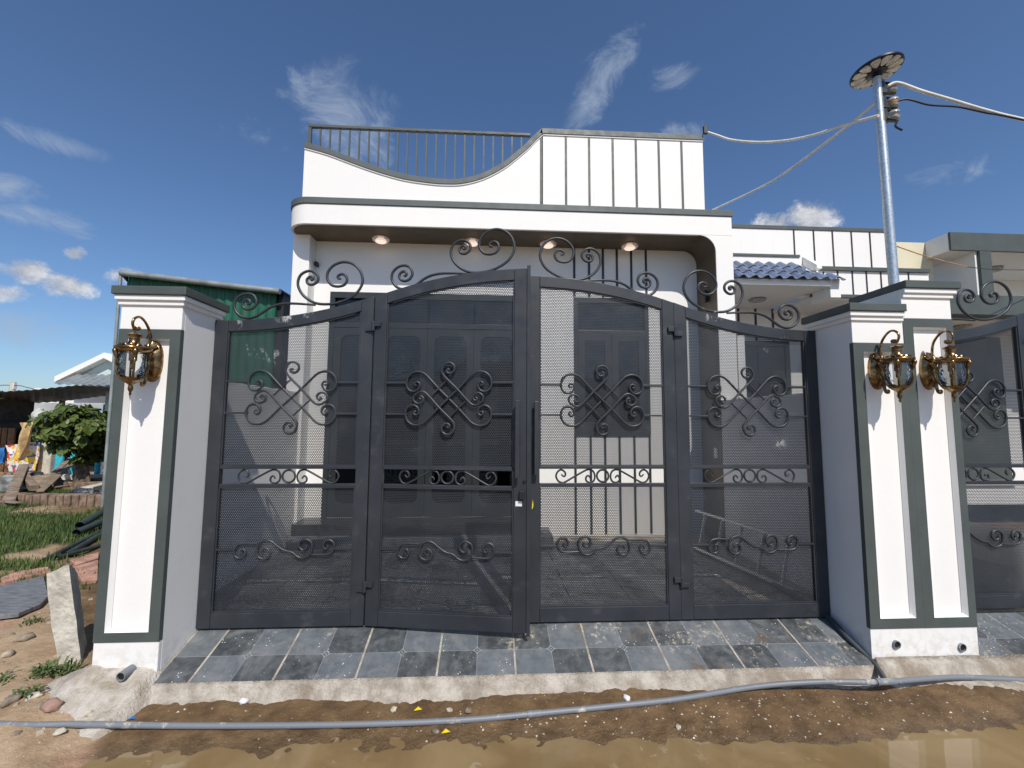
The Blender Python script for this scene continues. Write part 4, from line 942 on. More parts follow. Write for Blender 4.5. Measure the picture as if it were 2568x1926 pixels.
# ------------------------------------------------------------------ mud debris
def lump(r, seed, n=1, sq=(1, 1, .7)):
    rr = random.Random(seed); bm = bmesh.new(); bmesh.ops.create_icosphere(bm, subdivisions=n, radius=1)
    for v in bm.verts:
        k = 1+rr.uniform(-.28, .22); v.co = Vector((v.co.x*sq[0], v.co.y*sq[1], v.co.z*sq[2]))*r*k
    me = bpy.data.meshes.new('lump'); bm.to_mesh(me); bm.free(); return me
def debris():
    # countless grit and chips: one object
    tv = [(1,0,0),(-.5,.8,0),(-.4,-.9,.1),(.1,.1,.8)]; V = []; Fc = []
    rr = random.Random(5)
    for i in range(1000):
        if i < 650: x = rr.gauss(.9, 1.0); y = -.62+rr.gauss(0, .12)
        else: x = rr.uniform(-2.8, 3.2); y = rr.uniform(-1.1, -.42)
        z = float(ground_z(x, y))
        if z < WATER_Z: continue
        s = rr.choice([.0018, .002, .0025, .003, .004, .006, .009]); a = rr.uniform(0, 6.28); o = len(V)
        for v in tv: V.append((x+s*(v[0]*math.cos(a)-v[1]*math.sin(a)), y+s*(v[0]*math.sin(a)+v[1]*math.cos(a)), z+s*(v[2]*.8-.1)))
        Fc += [(o, o+1, o+3), (o+1, o+2, o+3), (o+2, o, o+3)]
    mb = MB(); mb.v = V; mb.f = Fc; o = part('grit', mb, 'pebble'); tag(o, 'pale grit and mortar crumbs strewn over the wet mud', 'grit', kind='stuff')
    mb = MB(); rr = random.Random(15)
    for i in range(520):
        x = rr.uniform(-4.6, -2.1); y = rr.uniform(-1.0, 1.2)
        if x > -2.4 and y > -.32: continue
        z = float(ground_z(x, y)); s = rr.choice([.004, .005, .006, .008, .010, .014, .020]); a = rr.uniform(0, 6.28); ca, sa = math.cos(a)*s, math.sin(a)*s
        P8 = [(-1, -.7, -.5), (1.1, -.8, -.5), (.9, .8, -.5), (-.9, .7, -.5), (-.6, -.4, .5), (.7, -.5, .35), (.5, .5, .55), (-.5, .45, .4)]
        mb.add([(x+p[0]*ca-p[1]*sa, y+p[0]*sa+p[1]*ca, z+p[2]*s) for p in P8], [(0, 1, 5, 4), (1, 2, 6, 5), (2, 3, 7, 6), (3, 0, 4, 7), (4, 5, 6, 7)])
    o = part('rubble', mb, 'stone'); tag(o, 'small rubble and clods scattered over the dry dirt', 'rubble', kind='stuff')
    spots = [(611,1758,.020,'white_plastic','white mortar lump on the mud near the ramp corner by the lot'),(988,1778,.016,'pebble','cream pebble on the mud under the open gate leaf'),(1127,1780,.014,'pebble','small cream pebble in the mud beside a yellow scrap'),
             (1176,1782,.017,'stone','brown pebble beside the pipe coupling'),(1571,1750,.018,'white_plastic','white mortar lump behind the pipe, below the closed gate leaf'),(150,1835,.018,'pebble','pale stone in front of the pipe at the dirt edge'),
             (30,1755,.032,'stone','brown flat stone on the dry dirt'),(130,1770,.038,'brick_red','pinkish broken brick piece on the dry dirt'),(232,1788,.030,'pebble','cream broken chip behind the pipe'),(275,1788,.026,'stone','long grey chip behind the pipe near blue scrap'),
             (85,1745,.024,'pebble','pale chip on the dry dirt'),(295,1760,.018,'white_plastic','white paint crumb in front of the left drain pipe'),(1092,1833,.014,'stone','dark pebble in front of the pipe at mid ramp'),(1700,1823,.014,'pebble','pale chip amid the grit in front of the pipe'),
             (175,1560,.030,'brick_red','reddish clod on the dirt behind the concrete stump'),(60,1600,.035,'stone','brown clod on the dirt below the slate slab'),(20,1640,.03,'stone','small brown clod on the open dirt')]
    for i, (px, py, r, m, lb) in enumerate(spots):
        z = -.18
        for _ in range(4): p = onZ(px, py, z); z = float(ground_z(p.x, p.y))+r*.3
        me = lump(r, 100+i, 2, (1.3, 1, .7)); me.name = 'loose_stone'; o = link('loose_stone', me, m, None, 'all'); o.location = p; o.rotation_euler = (0, 0, i*1.3); tag(o, lb, 'stone', 'loose stones on the ground')
    for px, py, m, lb in ((330, 1800, 'blue_scrap', 'small blue plastic scrap behind the pipe'), (1048, 1778, 'sticker_yellow', 'tiny yellow plastic scrap on the mud behind the pipe'), (1118, 1821, 'sticker_yellow', 'tiny yellow plastic scrap in front of the pipe')):
        p = onZ(px, py, -.17); p.z = float(ground_z(p.x, p.y))+.004; mb = MB()
        mb.add([(-.02, -.006, 0), (.005, -.010, .006), (.022, .0, .002), (.0, .010, .010), (-.015, .006, .001), (0, 0, -.004)], [(0,1,3,4),(1,2,3),(0,4,5),(4,3,5),(3,2,5),(2,1,5),(1,0,5)]); o = part('plastic_scrap', mb, m); o.location = p; tag(o, lb, 'scrap', 'plastic scraps on the mud')
debris()

# ------------------------------------------------------------------ empty lot on the left: foreground
def gpt(px, py, dz=0.):
    z = -.14
    for _ in range(5): p = onZ(px, py, z); z = float(ground_z(p.x, p.y))
    return Vector((p.x, p.y, z+dz))
def lot_near():
    # leaning broken concrete stump
    b0, b1, b2, b3 = gpt(150, 1668, -.08), gpt(212, 1664, -.08), gpt(222, 1610, -.06), gpt(160, 1612, -.06)
    Yb = b0.y
    t0, t1 = onY(112, 1436, Yb+.02), onY(173, 1416, Yb+.02); t2, t3 = onY(196, 1440, Yb+.16), onY(135, 1432, Yb+.16)
    bm = bmesh.new(); vs = [bm.verts.new(v) for v in (b0, b1, b2, b3, t0, t1, t2, t3)]
    for f in ((0,1,2,3),(4,5,6,7),(0,1,5,4),(1,2,6,5),(2,3,7,6),(3,0,4,7)): bm.faces.new([vs[i] for i in f])
    bmesh.ops.recalc_face_normals(bm, faces=bm.faces); bmesh.ops.subdivide_edges(bm, edges=bm.edges, cuts=7, use_grid_fill=True)
    rr = random.Random(3)
    for v in bm.verts:
        n = float(fbm(np.array([v.co.x*14+v.co.y*9]), np.array([v.co.z*14+v.co.y*5]), 3, 61)[0]); v.co += v.normal*(.035*n+rr.uniform(-.003, .003)) if v.normal.length else Vector()
    me = bpy.data.meshes.new('stump'); bm.to_mesh(me); bm.free(); o = link('concrete_stump', me, 'concrete', None, True); tag(o, 'broken concrete post stump leaning beside the pillar', 'stump')
    # slate slab propped on the dirt
    pl = [gpt(px, py, .03) for px, py in ((-160, 1500), (0, 1482), (108, 1456), (120, 1508), (100, 1530), (45, 1553), (0, 1559), (-160, 1565))]
    mb = MB(); n = len(pl); mb.add([p+Vector((0, 0, .012)) for p in pl]+[p-Vector((0, 0, .016)) for p in pl], [tuple(range(n)), tuple(range(2*n-1, n-1, -1))]+[(i, (i+1) % n, (i+1) % n+n, i+n) for i in range(n)])
    o = part('slate_slab', mb, 'slate', None, False, .003); tag(o, 'flat grey slate slab lying on the dirt behind the concrete stump', 'slab')
    # pinkish broken slabs
    for i, (poly, lb) in enumerate((([(-10,1462),(45,1442),(120,1430),(128,1442),(80,1452),(10,1470)], 'pinkish broken slab edging the grass beside the slate slab'), ([(175,1412),(248,1392),(246,1408),(190,1426)], 'pinkish broken slab strip behind the stump, touching the pillar'), ([(183,1430),(246,1412),(244,1462),(205,1466)], 'wide pinkish broken slab between the stump and the pillar'))):
        pl = [gpt(a, b, .02) for a, b in poly]; n = len(pl); mb = MB()
        mb.add([p+Vector((0, 0, .015)) for p in pl]+[p-Vector((0, 0, .03)) for p in pl], [tuple(range(n)), tuple(range(2*n-1, n-1, -1))]+[(k, (k+1) % n, (k+1) % n+n, k+n) for k in range(n)])
        o = part('broken_slab', mb, 'pink_slab', None, False, .006); tag(o, lb, 'slab', 'pinkish broken slabs')
    # dark plastic pipes lying in the grass
    k = .2712; PP = [((730,1068),(960,945),.045,'thick dark pipe with an open end, topmost in the bundle on the grass'),((700,1110),(955,1010),.040,'second thick dark pipe with an open end, in the bundle on the grass'),((395,1335),(960,1040),.022,'long thin dark pipe reaching furthest across the grass'),((610,1285),(960,1075),.028,'short dark pipe lying under the thick ones on the grass'),((520,1310),(960,1180),.022,'thin dark pipe lying nearest the pinkish slabs')]
    for i, (a, b, r, lb) in enumerate(PP):
        p = gpt(a[0]*k, 1050+a[1]*k, r+.03*max(0, 2-i)); q = gpt(b[0]*k, 1050+b[1]*k, r+.05*max(0, 2-i)); d = (q-p)*1.25
        mb = MB(); mb.tube([p, p+d*.5, p+d], r, 14, False); mb.tube([p, p+d*.5, p+d], r*.86, 14, False); o = part('plastic_pipe', mb, 'dark_pvc', None, True); tag(o, lb, 'pipe', 'dark pipes on the grass')
    # weeds
    for i, (px, py, n, h, lb) in enumerate(((118, 1690, 60, .085, 'green weed tuft on the dirt below the concrete stump'), (80, 1740, 30, .05, 'small low weed tuft near the stones'), (90, 1560, 30, .045, 'sparse weed tuft beside the slate slab'), (8, 1705, 24, .05, 'small weed tuft at the edge of the open dirt'), (165, 1690, 40, .07, 'green weed tuft right at the foot of the concrete stump'))):
        p = gpt(px, py); rr = random.Random(i); mb = MB()
        for j in range(n):
            a = rr.uniform(0, 6.28); L = h*rr.uniform(.5, 1.1); d = Vector((math.cos(a), math.sin(a), 0)); w = Vector((-d.y, d.x, 0))*.006
            b = Vector((rr.gauss(0, .03), rr.gauss(0, .025), 0)); m_ = b+d*L*.45+Vector((0, 0, L*.6)); e = b+d*L*.9+Vector((0, 0, L*.55))
            mb.add([b-w*.5, b+w*.5, m_+w, m_-w, e], [(0, 1, 2, 3), (3, 2, 4)])
        o = part('weed_tuft', mb, 'weed'); o.location = p; tag(o, lb, 'weed', 'weed tufts on the dirt')
    # grass of the lot
    rr = np.random.default_rng(4); n = 90000; x = rr.uniform(-11, -2.9, n); y = rr.uniform(1.1, 6.0, n)
    nn = fbm(x*2.2, y*2.2, 4, 21); gr = sstep(-2.6, -3.1, x+.35*nn)*sstep(1.0, 1.6, y+.5*nn)*(1-.95*sstep(.02, .10, fbm(x*.9, y*.9, 4, 33)))
    k_ = (rr.uniform(0, 1, n) < gr) & (x < -.62*y-1.9+.3) & (x > -1.15*y-3.6)
    x = x[k_]; y = y[k_]; m = len(x); z = ground_z(x, y); a = rr.uniform(0, 2*np.pi, m); h = rr.uniform(.03, .085, m)*(1+.8*fbm(x*1.1, y*1.1, 3, 8)); w = rr.uniform(.004, .008, m); l = rr.uniform(.1, .7, m)*h
    V = np.zeros((m, 3, 3)); ca, sa = np.cos(a), np.sin(a)
    V[:, 0] = np.stack([x-sa*w, y+ca*w, z-.005], -1); V[:, 1] = np.stack([x+sa*w, y-ca*w, z-.005], -1); V[:, 2] = np.stack([x+ca*l, y+sa*l, z+h], -1)
    o = link('grass', npmesh('grass', V.reshape(-1, 3), np.arange(3*m).reshape(-1, 3), 'grass'), None); tag(o, 'short rough grass covering the empty lot', 'grass', kind='stuff')
lot_near()

# ------------------------------------------------------------------ empty lot: middle distance and background
K5 = .2171                                             # factor of the close-up used for reading positions
def z5(x, y): return x*K5, 940+y*K5
def lot_far():
    def bar(name, pa, pb, w, h, m, label, cat, grp=None):
        d = (pb-pa).normalized(); s = d.cross(Vector((0, 0, 1))).normalized(); u = s.cross(d); vs = []
        for e in (pa, pb):
            for a, b in ((-1, -1), (1, -1), (1, 1), (-1, 1)): vs.append(e+s*a*w+u*b*h)
        mb = MB(); mb.add(vs, [(3,2,1,0),(4,5,6,7),(0,1,5,4),(1,2,6,5),(2,3,7,6),(3,0,4,7)]); o = part(name, mb, m, None, False, .006); tag(o, label, cat, grp); return o
    def G(x, y, dz=0.): return gpt(*z5(x, y), dz)
    # low course of laterite blocks
    a, b = G(255, 1490), G(1230, 1520); d = b-a; n = 11
    t = thing('block_course', a, 'low course of brown laterite blocks across the grass', 'blocks'); ang = math.atan2(d.y, d.x)
    mb = MB(); s = d.length/n; mb.box(.01, s-.01, -.09, .09, -.05, .16); me = mb.mesh('block'); me.materials.append(MATS['laterite'])
    for i in range(-7, n):
        o = bpy.data.objects.new('block', me); C.objects.link(o); o.parent = t; o.rotation_euler = (random.uniform(-.03, .03), 0, ang+random.uniform(-.02, .02)); o.location = Vector((d.x*i/n, d.y*i/n, random.uniform(-.01, .01)))
        md = o.modifiers.new('bevel', 'BEVEL'); md.width = .012; md.segments = 2
    bar('plank', G(400, 1400, .10), G(800, 1160, .42), .05, .014, 'weathered_wood', 'rough plank leaning up from the block course to the tree', 'plank', 'weathered planks')
    bar('plank', G(460, 1415, .10), G(880, 1165, .42), .05, .014, 'weathered_wood', 'second rough plank lying alongside the leaning plank', 'plank', 'weathered planks')
    bar('log', G(95, 1530, .05), G(250, 1300, .40), .07, .07, 'weathered_wood', 'crooked dead log propped on the blocks', 'log')
    bar('log', G(230, 1330, .32), G(390, 1400, .14), .06, .05, 'weathered_wood', 'short dead branch slanting off the propped log', 'log')
    bar('plank', G(1030, 1460, .05), G(1260, 1405, .10), .05, .03, 'weathered_wood', 'short squared timber beside the plastic bag', 'plank', 'weathered planks')
    for i, (x0, y0, x1, y1, lb) in enumerate(((560, 1360, 760, 1330, 'thin lath lying flat behind the block course near the tree'), (120, 1400, 330, 1370, 'thin lath lying flat among the rubbish sacks'), (640, 1450, 900, 1400, 'grey board lying on the blocks in front of the planter'), (20, 1520, 210, 1540, 'weathered board lying on the grass at the foot of the log'))):
        bar('plank', G(x0, y0, .08), G(x1, y1, .08), .04, .012, 'weathered_wood', lb, 'plank', 'weathered planks')
    bar('block_row', G(990, 1420, .10), G(1250, 1360, .10), .1, .1, 'concrete', 'row of grey cement blocks behind the plastic bag', 'blocks')
    # translucent plastic bag
    me = lump(.22, 77, 3, (1.25, .8, .55)); me.name = 'plastic_bag'; o = link('plastic_bag', me, 'plastic_film'); o.location = G(935, 1460, .10); tag(o, 'crumpled clear plastic bag behind the block course', 'bag')
    # rubbish heap
    for i, (x, y, r, m, lb) in enumerate(((150, 1300, .34, 'grey_tarp', 'bulging pale grey sack on the rubbish heap'), (310, 1290, .36, 'dark_tarp', 'dark green tarpaulin heap between the sacks'), (460, 1310, .34, 'weathered_wood', 'brown heap of old sacking beside the fence post'), (30, 1350, .33, 'grey_tarp', 'grey rubbish sack at the outer end of the heap'), (240, 1350, .2, 'concrete', 'grey lump of dried cement under the propped log'))):
        me = lump(r, 200+i, 3, (1.2, .9, .7)); me.name = 'rubbish_sack'; o = link('rubbish_sack', me, m, None, 'all'); o.location = G(x, y, .02); tag(o, lb, 'rubbish', 'rubbish heap on the lot')
    # tree in a low round planter
    base = G(985, 1305); t = thing('small_tree', base, 'small round-leaved tree growing in a low round planter', 'tree')
    px_m = (onY(*z5(1100, 800), base.y)-onY(*z5(1000, 800), base.y)).length/100
    def TP(x, y, dy=0.): p = onY(*z5(x, y), base.y+dy); return p-base
    trunk = [TP(950, 1290), TP(935, 1180), TP(925, 1080), TP(940, 980), TP(930, 880), TP(900, 760)]
    part('trunk', MB().tube(cr(trunk, 4), [.14-.0048*i for i in range(21)], 10), 'bark', t, True)
    for pts in ([TP(1010, 1290), TP(1000, 1120), TP(985, 1000), TP(960, 930)], [TP(940, 960), TP(850, 840), TP(760, 700)], [TP(930, 900), TP(1010, 780, .2), TP(1090, 640, .3)], [TP(930, 880), TP(960, 700, -.2), TP(1000, 520, -.2)], [TP(1010, 800), TP(1130, 740), TP(1220, 640)], [TP(920, 780), TP(820, 600, .1), TP(740, 480, .1)]):
        part('limb', MB().tube(cr(pts, 4), [.06-.0035*i for i in range(4*(len(pts)-1)+1)], 7), 'bark', t, True)
    rr = random.Random(11); V = []; Fc = []
    blobs = [(720,560,130,.5),(850,480,120,.5),(1000,470,120,.5),(1110,560,110,.5),(1230,620,90,.45),(700,700,90,.4),(850,660,150,.55),(1010,650,150,.55),(1140,740,90,.4),(800,820,90,.35),(1010,850,110,.4),(1180,600,80,.4),(1040,960,70,.3),(860,400,60,.3),(700,620,70,.3)]
    for i in range(1900):
        bx_, by_, br, dp = rr.choice(blobs); u = Vector((rr.gauss(0, 1), rr.gauss(0, 1), rr.gauss(0, 1))).normalized()*rr.uniform(.45, 1.)**.6
        c = TP(bx_+u.x*br, by_-u.z*br*.8)+Vector((0, u.y*dp*1.4, 0)); s = rr.choice([.05, .06, .075, .09, .11, .13])*rr.uniform(.8, 1.15)
        nrm = (u+Vector((rr.uniform(-.7, .7), rr.uniform(-.7, .7), rr.uniform(.0, 1.)))).normalized(); ta = nrm.cross(Vector((rr.uniform(-1, 1), rr.uniform(-1, 1), rr.uniform(-.6, .2)))).normalized(); tb = nrm.cross(ta)
        o = len(V); V += [c-ta*s, c-ta*s*.3+tb*s*.52-nrm*s*.1, c+ta*s*.45+tb*s*.45, c+ta*s-nrm*s*.3, c+ta*s*.45-tb*s*.45, c-ta*s*.3-tb*s*.52-nrm*s*.1]; Fc.append(tuple(range(o, o+6)))
    mb = MB(); mb.v = [tuple(v) for v in V]; mb.f = Fc; me = bpy.data.meshes.new('crown'); me.from_pydata(mb.v, [], mb.f); link('crown', me, 'leaf', t)
    pl = G(900, 1330); mb = MB(); rx = px_m*270
    vs = []; n = 32
    for k in range(n):
        a = 2*math.pi*k/n
        for s, z in ((1., -.05), (1.03, .09), (.97, .11), (.93, .09), (.9, 0)): vs.append((rx*s*math.cos(a), rx*.75*s*math.sin(a), z))
    mb.add(vs, [(5*k+j, 5*k+j+1, 5*((k+1) % n)+j+1, 5*((k+1) % n)+j) for k in range(n) for j in range(4)])
    o = part('round_planter', mb, 'laterite', None, True); o.location = (base.x-.05, base.y+.25, base.z+.02); tag(o, 'low round planter rim at the foot of the small tree', 'planter')
    # fence line
    Yf = 8.0
    def R(x0, y0, x1, y1, Y): p, q = onY(*z5(x0, y0), Y), onY(*z5(x1, y1), Y); return p.x, q.x, q.z, p.z
    def block(name, x0, y0, x1, y1, Y, dpt, m, label=None, cat=None, grp=None, ground=False, parent=None, bevel=.01):
        a, b, c, d = R(x0, y0, x1, y1, Y); c = -.2 if ground else c; mb = MB(); mb.box(a, b, Y, Y+dpt, c, d); o = part(name, mb, m, parent, False, bevel)
        if label: tag(o, label, cat, grp)
        return o
    block('fence_post', 478, 578, 565, 1150, Yf, .25, 'concrete', 'square concrete fence post with a white glove-like scrap beside it', 'post', None, True, bevel=.02)
    for i, (xa, ya, xb, yb, lb) in enumerate(((690, 805, 655, 1175, 'turquoise pole leaning next to the taller turquoise pole'), (728, 757, 690, 1175, 'taller turquoise pole of the leaning pair'), (855, 900, 828, 1150, 'short turquoise pole half hidden by the tree'), (1165, 640, 1120, 1160, 'turquoise pole on the pillar side of the tree'))):
        a, b = onY(*z5(xa, ya), Yf-.2), onY(*z5(xb, yb), Yf-.2); b = b+(b-a)*.12; o = part('turquoise_pole', MB().tube([a, b], .055, 8), 'turquoise', None, True); tag(o, lb, 'pole', 'turquoise poles by the fence')
    # cloth over the fence, banner, basin, scrap
    def sheet(name, grid, Y, m, label, cat, amp=.05, thick=.012):
        nx, ny = 14, 14; mb = MB(); (tl, tr, br, bl) = grid; rows = []
        for side in (0, 1):
            for j in range(ny+1):
                for i in range(nx+1):
                    u, v = i/nx, j/ny; x = (tl[0]*(1-u)+tr[0]*u)*(1-v)+(bl[0]*(1-u)+br[0]*u)*v; y = (tl[1]*(1-u)+tr[1]*u)*(1-v)+(bl[1]*(1-u)+br[1]*u)*v
                    p = onY(*z5(x, y), Y); rows.append((p.x, Y+amp*math.sin(u*9+v*2)+.4*amp*math.sin(v*7+u*4)+side*thick, p.z))
        o = (nx+1)*(ny+1); fs = [(j*(nx+1)+i, j*(nx+1)+i+1, (j+1)*(nx+1)+i+1, (j+1)*(nx+1)+i) for j in range(ny) for i in range(nx)]
        mb.add(rows, fs+[tuple(o+k for k in reversed(f)) for f in fs]); ob = part(name, mb, m, None, 'all'); tag(ob, label, cat)
    sheet('hanging_cloth', ((225, 552), (385, 548), (265, 1000), (225, 930)), Yf-.35, 'yellow_cloth', 'pale orange cloth hanging over the fence', 'cloth', .07)
    sheet('banner', ((60, 815), (470, 765), (440, 1100), (70, 1120)), Yf-.12, 'banner', 'faded yellow, red and white printed sheet tied to the fence', 'banner', .05)
    sheet('blue_sheet', ((-60, 860), (55, 835), (60, 1000), (-60, 1040)), Yf-.10, 'blue_scrap', 'blue sheet tied to the fence beside the printed sheet', 'sheet', .04)
    sheet('hung_shirt', ((866, 905), (925, 920), (910, 1080), (866, 1085)), Yf-.1, 'turquoise', 'turquoise cloth hanging behind the tree trunk', 'cloth', .04)
    p = onY(*z5(470, 525), Yf+.5); mb = MB(); rr_ = (onY(*z5(575, 525), Yf+.5)-p).length
    mb.lathe([(rr_*.5, -.28), (rr_*.8, -.12), (rr_, .0), (rr_*1.03, .02), (rr_*.95, .0)], 24); o = part('plastic_basin', mb, 'green_plastic', None, True); o.location = p+Vector((0, 0, .1)); tag(o, 'green plastic basin resting behind the fence post', 'basin')
    a, b = onY(*z5(480, 385), Yf-.1), onY(*z5(405, 590), Yf-.1); m_ = (a+b)/2; o = part('white_scrap', MB().tube(cr([a, a*.6+b*.4+Vector((-.03, 0, .02)), m_+Vector((.05, 0, 0)), b], 5), [.04, .06, .08, .09, .10, .11, .12, .13, .14, .15, .15, .14, .12, .10, .08, .05], 10), 'pale_wall', None, True); tag(o, 'white foam scrap stuck upright on the fence', 'scrap')
    # fence: wire mesh strands as a thing
    a, b, c, d = R(540, 800, 1330, 1150, Yf+.1); t = thing('wire_fence', (a, Yf+.1, -.15), 'rusty diamond wire fence behind the turquoise poles', 'fence'); mb = MB()
    for i in range(46):
        for s in (-1, 1):
            x0 = (i-14)*.16; z0, z1 = 0, d+.15; mb.tube([(x0, 0, z0), (x0+s*(z1-z0), 0, z1)], .006, 3, False)
    part('wire_mesh', mb, 'dark_frame', t)
    # cement wall base under fence
    block('low_wall', 520, 1160, 1300, 1260, Yf-.4, .2, 'concrete', 'low cement wall under the wire fence', 'wall', None, True)
    # open shed with a dark sheet roof
    t = thing('open_shed', (-11.5, 9, -.15), 'open shed with a dark sheet-metal roof and boarded dark end', 'shed'); L = Vector(t.location)
    N_ = 40; rows = []
    for i in range(N_+1):
        u = i/N_; xt = -500+u*1900; yt = 205+(xt/1330)*-60 if xt < 900 else 164-((900-xt)/430)*-0 - 30*0
        yt = np.interp(xt, [-500, 0, 400, 900, 1330, 1500], [225, 205, 180, 128, 150, 158]); yb = np.interp(xt, [-500, 0, 330, 700, 1240, 1500], [265, 270, 330, 310, 240, 215])
        f = onY(*z5(xt, yt), 7.6); g = onY(*z5(xt, yb), 10.2); w = .010*(1 if i % 2 else -1)
        rows.append((f-L+Vector((0, 0, w)), g-L+Vector((0, 0, w)), g-L+Vector((0, 0, w+.02)), f-L+Vector((0, 0, w+.02))))
    mb = MB(); mb.add([p for r in rows for p in r], [(4*i+k, 4*i+(k+1) % 4, 4*i+4+(k+1) % 4, 4*i+4+k) for i in range(N_) for k in range(4)]); part('roof', mb, 'dark_sheet', t)
    def sb(name, x0, y0, x1, y1, Y, dpt, m, ground=True):
        a, b, c, d = R(x0, y0, x1, y1, Y); mb = MB(); mb.box(a-L.x, b-L.x, Y-L.y, Y+dpt-L.y, -.05 if ground else c-L.z, d-L.z); part(name, mb, m, t, False, .01)
    sb('post', 680, 300, 705, 440, 9.6, .1, 'dark_frame'); sb('post', 1222, 190, 1246, 500, 8.2, .1, 'zinc_sheet'); sb('post', 1192, 340, 1212, 500, 9.4, .08, 'dark_frame')
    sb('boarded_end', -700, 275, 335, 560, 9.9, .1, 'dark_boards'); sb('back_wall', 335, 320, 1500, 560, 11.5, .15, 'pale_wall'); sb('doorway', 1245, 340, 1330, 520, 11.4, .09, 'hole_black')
    for i in range(8):
        x = -420+i*72; a, b, c, d = R(x, 610+random.uniform(-6, 6), x+66, 830, 9.0); mb = MB(); mb.box(a-L.x, b-L.x, 9.0-L.y, 9.05-L.y, -.05, d-L.z); part('board', mb, 'brown_boards', t, False, .006)
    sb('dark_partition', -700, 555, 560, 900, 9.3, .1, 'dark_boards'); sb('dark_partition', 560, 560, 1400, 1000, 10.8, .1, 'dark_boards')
    a, b, c, d = R(740, 392, 1200, 415, 11.2); mb = MB(); mb.box(a-L.x, b-L.x, 11.2-L.y, 11.25-L.y, c-L.z, d-L.z); part('blue_rail', mb, 'turquoise', t)
    # gabled pale house behind
    Yg = 15.; t = thing('gabled_house', (-14, Yg, -.15), 'pale mint house with a white gable and ribbed metal lean-to roof', 'house'); L = Vector(t.location)
    def q(px, py, Y): return onY(px, py, Y)-L
    ap, el, er = q(274, 900, Yg), q(186, 946, Yg), q(362, 946, Yg)
    mb = MB(); mb.prism([(el.x, 0), (er.x, 0), (er.x, er.z), (ap.x, ap.z), (el.x, el.z)], .1, 4.); part('gable_wall', mb, 'mint_wall', t)
    mb = MB(); o_ = .22
    mb.strip([(el.x-.5, el.z-.22+o_), (ap.x, ap.z+o_), (er.x+.5, er.z-.22+o_)], [(el.x-.5, el.z-.22), (ap.x, ap.z), (er.x+.5, er.z-.22)], -.25, 4.3); part('roof', mb, 'white_paint', t)
    rows = []; N_ = 44
    for i in range(N_+1):
        u = i/N_; f = onY(136+u*240, 965+6*u, 12.5)-L; g = onY(196+u*210, 942, 14.9)-L; w = .04*(1 if i % 4 < 2 else 0); rows.append((f+Vector((0, 0, w)), g+Vector((0, 0, w)), g+Vector((0, 0, w+.02)), f+Vector((0, 0, w+.02))))
    mb = MB(); mb.add([p for r in rows for p in r], [(4*i+k, 4*i+(k+1) % 4, 4*i+4+(k+1) % 4, 4*i+4+k) for i in range(N_) for k in range(4)]); part('lean_to_roof', mb, 'zinc_sheet', t)
    a = onY(86, 973, 14)-L; mb = MB(); mb.box(a.x, a.x+7, -1., -.8, 0, a.z); part('white_wall', mb, 'white_paint', t)
    # distant pole and wire, far tree
    p = onY(33, 958, 26); t = thing('utility_pole', (p.x, 26, -.15), 'distant concrete utility pole above the shed roof', 'pole'); part('pole', MB().tube([(0, 0, 0), (0, 0, p.z+.15)], [.2, .14], 8), 'concrete', t, True); mb = MB(); mb.box(.02, .16, -.1, .1, p.z-.3, p.z+.1); part('cross_arm', mb, 'white_plastic', t)
    o = part('overhead_wire', MB().tube(cr([onY(-400, 955, 24), onY(-100, 967, 25), onY(33, 966, 26), onY(70, 972, 25), onY(110, 978, 24), onY(300, 985, 22)], 5), .022, 5), 'cable_black', None, True); tag(o, 'dark overhead wire on the distant utility pole', 'wire')
    t0 = onY(-30, 990, 22); t = thing('far_tree', (t0.x, 22, -.15), 'dark far tree crown above the shed roof', 'tree'); part('trunk', MB().tube([(0, 0, 0), (.1, 0, 1.2), (0, 0, 2.)], [.2, .15, .08], 7), 'bark', t, True)
    rr = random.Random(6); mb = MB()
    for i in range(900):
        u = Vector((rr.gauss(0, 1), rr.gauss(0, 1), rr.gauss(0, 1))).normalized()*rr.uniform(.5, 1); c = Vector((u.x*1.6, u.y*1.4, 1.95+u.z*.95)); s = rr.uniform(.08, .16); a = Vector((rr.gauss(0, 1), rr.gauss(0, 1), rr.gauss(0, 1))).normalized(); b = a.cross(u).normalized()
        mb.add([c-a*s, c+b*s*.6, c+a*s, c-b*s*.6], [(0, 1, 2, 3)])
    me = bpy.data.meshes.new('crown'); me.from_pydata(mb.v, [], mb.f); link('crown', me, 'leaf', t)
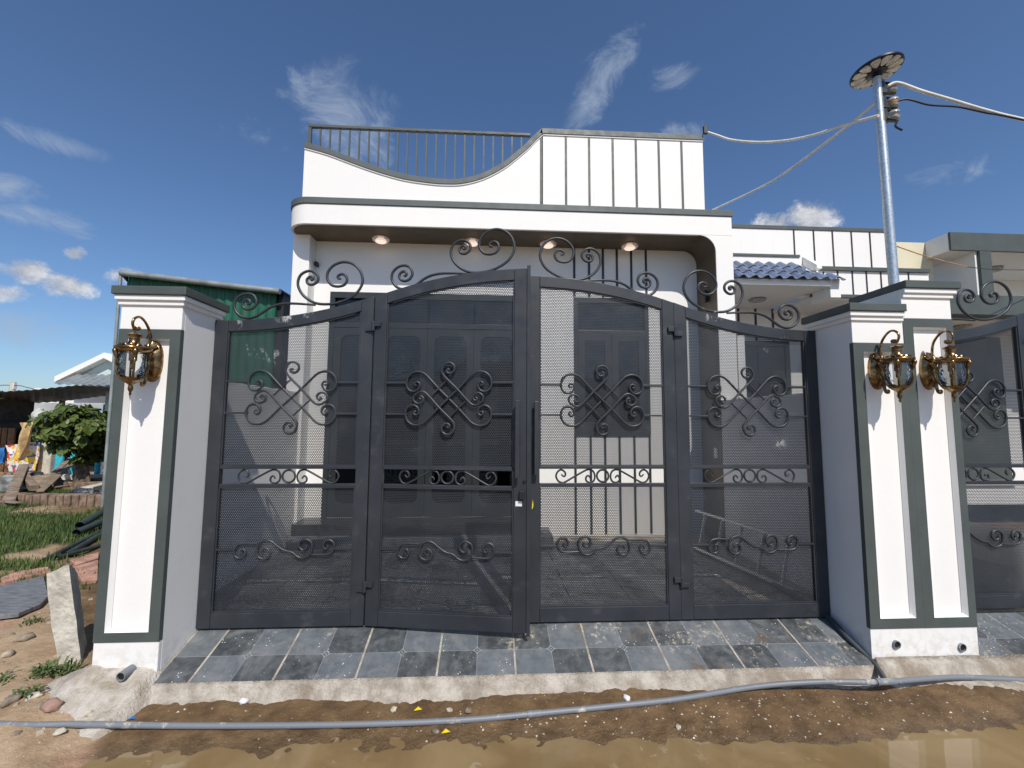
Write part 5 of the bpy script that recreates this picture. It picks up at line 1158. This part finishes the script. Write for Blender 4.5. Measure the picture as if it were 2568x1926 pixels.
    # green ribbed metal shed beside the house
    Ys = 4.6; t = thing('green_shed', (-5, Ys, -.15), 'tall green ribbed metal shed with a grey gutter, beside the white house', 'shed'); L = Vector(t.location)
    a, b = onY(322, 688, Ys), onY(694, 732, Ys); zr = lambda x: a.z+(b.z-a.z)*(x-a.x)/(b.x-a.x); N_ = 70; rows = []
    for i in range(N_+1):
        x = a.x+(b.x-a.x)*i/N_; y = Ys+.02*(1 if i % 4 < 2 else 0); rows.append(((x-L.x, y-L.y, 0), (x-L.x, y-L.y, zr(x)-L.z), (x-L.x, y-L.y+.03, zr(x)-L.z), (x-L.x, y-L.y+.03, 0)))
    mb = MB(); mb.add([p for r in rows for p in r], [(4*i+k, 4*i+(k+1) % 4, 4*i+4+(k+1) % 4, 4*i+4+k) for i in range(N_) for k in range(4)]); part('ribbed_wall', mb, 'green_sheet', t)
    g0, g1 = onY(303, 684, Ys-.12), onY(702, 731, Ys-.12); part('gutter', MB().tube([g0-L, g1-L], .05, 10), 'zinc_sheet', t, True)
    part('downpipe', MB().tube([g0-L+Vector((.0, 0, 0)), g0-L+Vector((.005, 0, -.4)), Vector((g0.x-L.x+.02, g0.y-L.y, 0))], .024, 8), 'zinc_sheet', t, True)
    mb = MB(); mb.prism([(g0.x-L.x+.02, g0.z-L.z+.02), (g1.x-L.x, g1.z-L.z+.02), (g1.x-L.x, g1.z-L.z+.05), (g0.x-L.x+.02, g0.z-L.z+.05)], -.1, 5); part('roof', mb, 'dark_sheet', t)
    mb = MB(); x = b.x-L.x; mb.box(x-.02, x+.10, .06, 4.8, 0, b.z-L.z-.02); part('side_wall', mb, 'dark_sheet', t)
    mb = MB(); x = a.x-L.x; mb.box(x-.06, x-.005, .06, 4.8, 0, a.z-L.z-.02); part('side_wall', mb, 'green_sheet', t)
    mb = MB(); mb.prism([(a.x-L.x-.14, a.z-L.z+.03), (a.x-L.x+.02, a.z-L.z), (a.x-L.x+.02, a.z-L.z-.14)], -.05, -.02); part('eave_bracket', mb, 'dark_sheet', t)
lot_far()
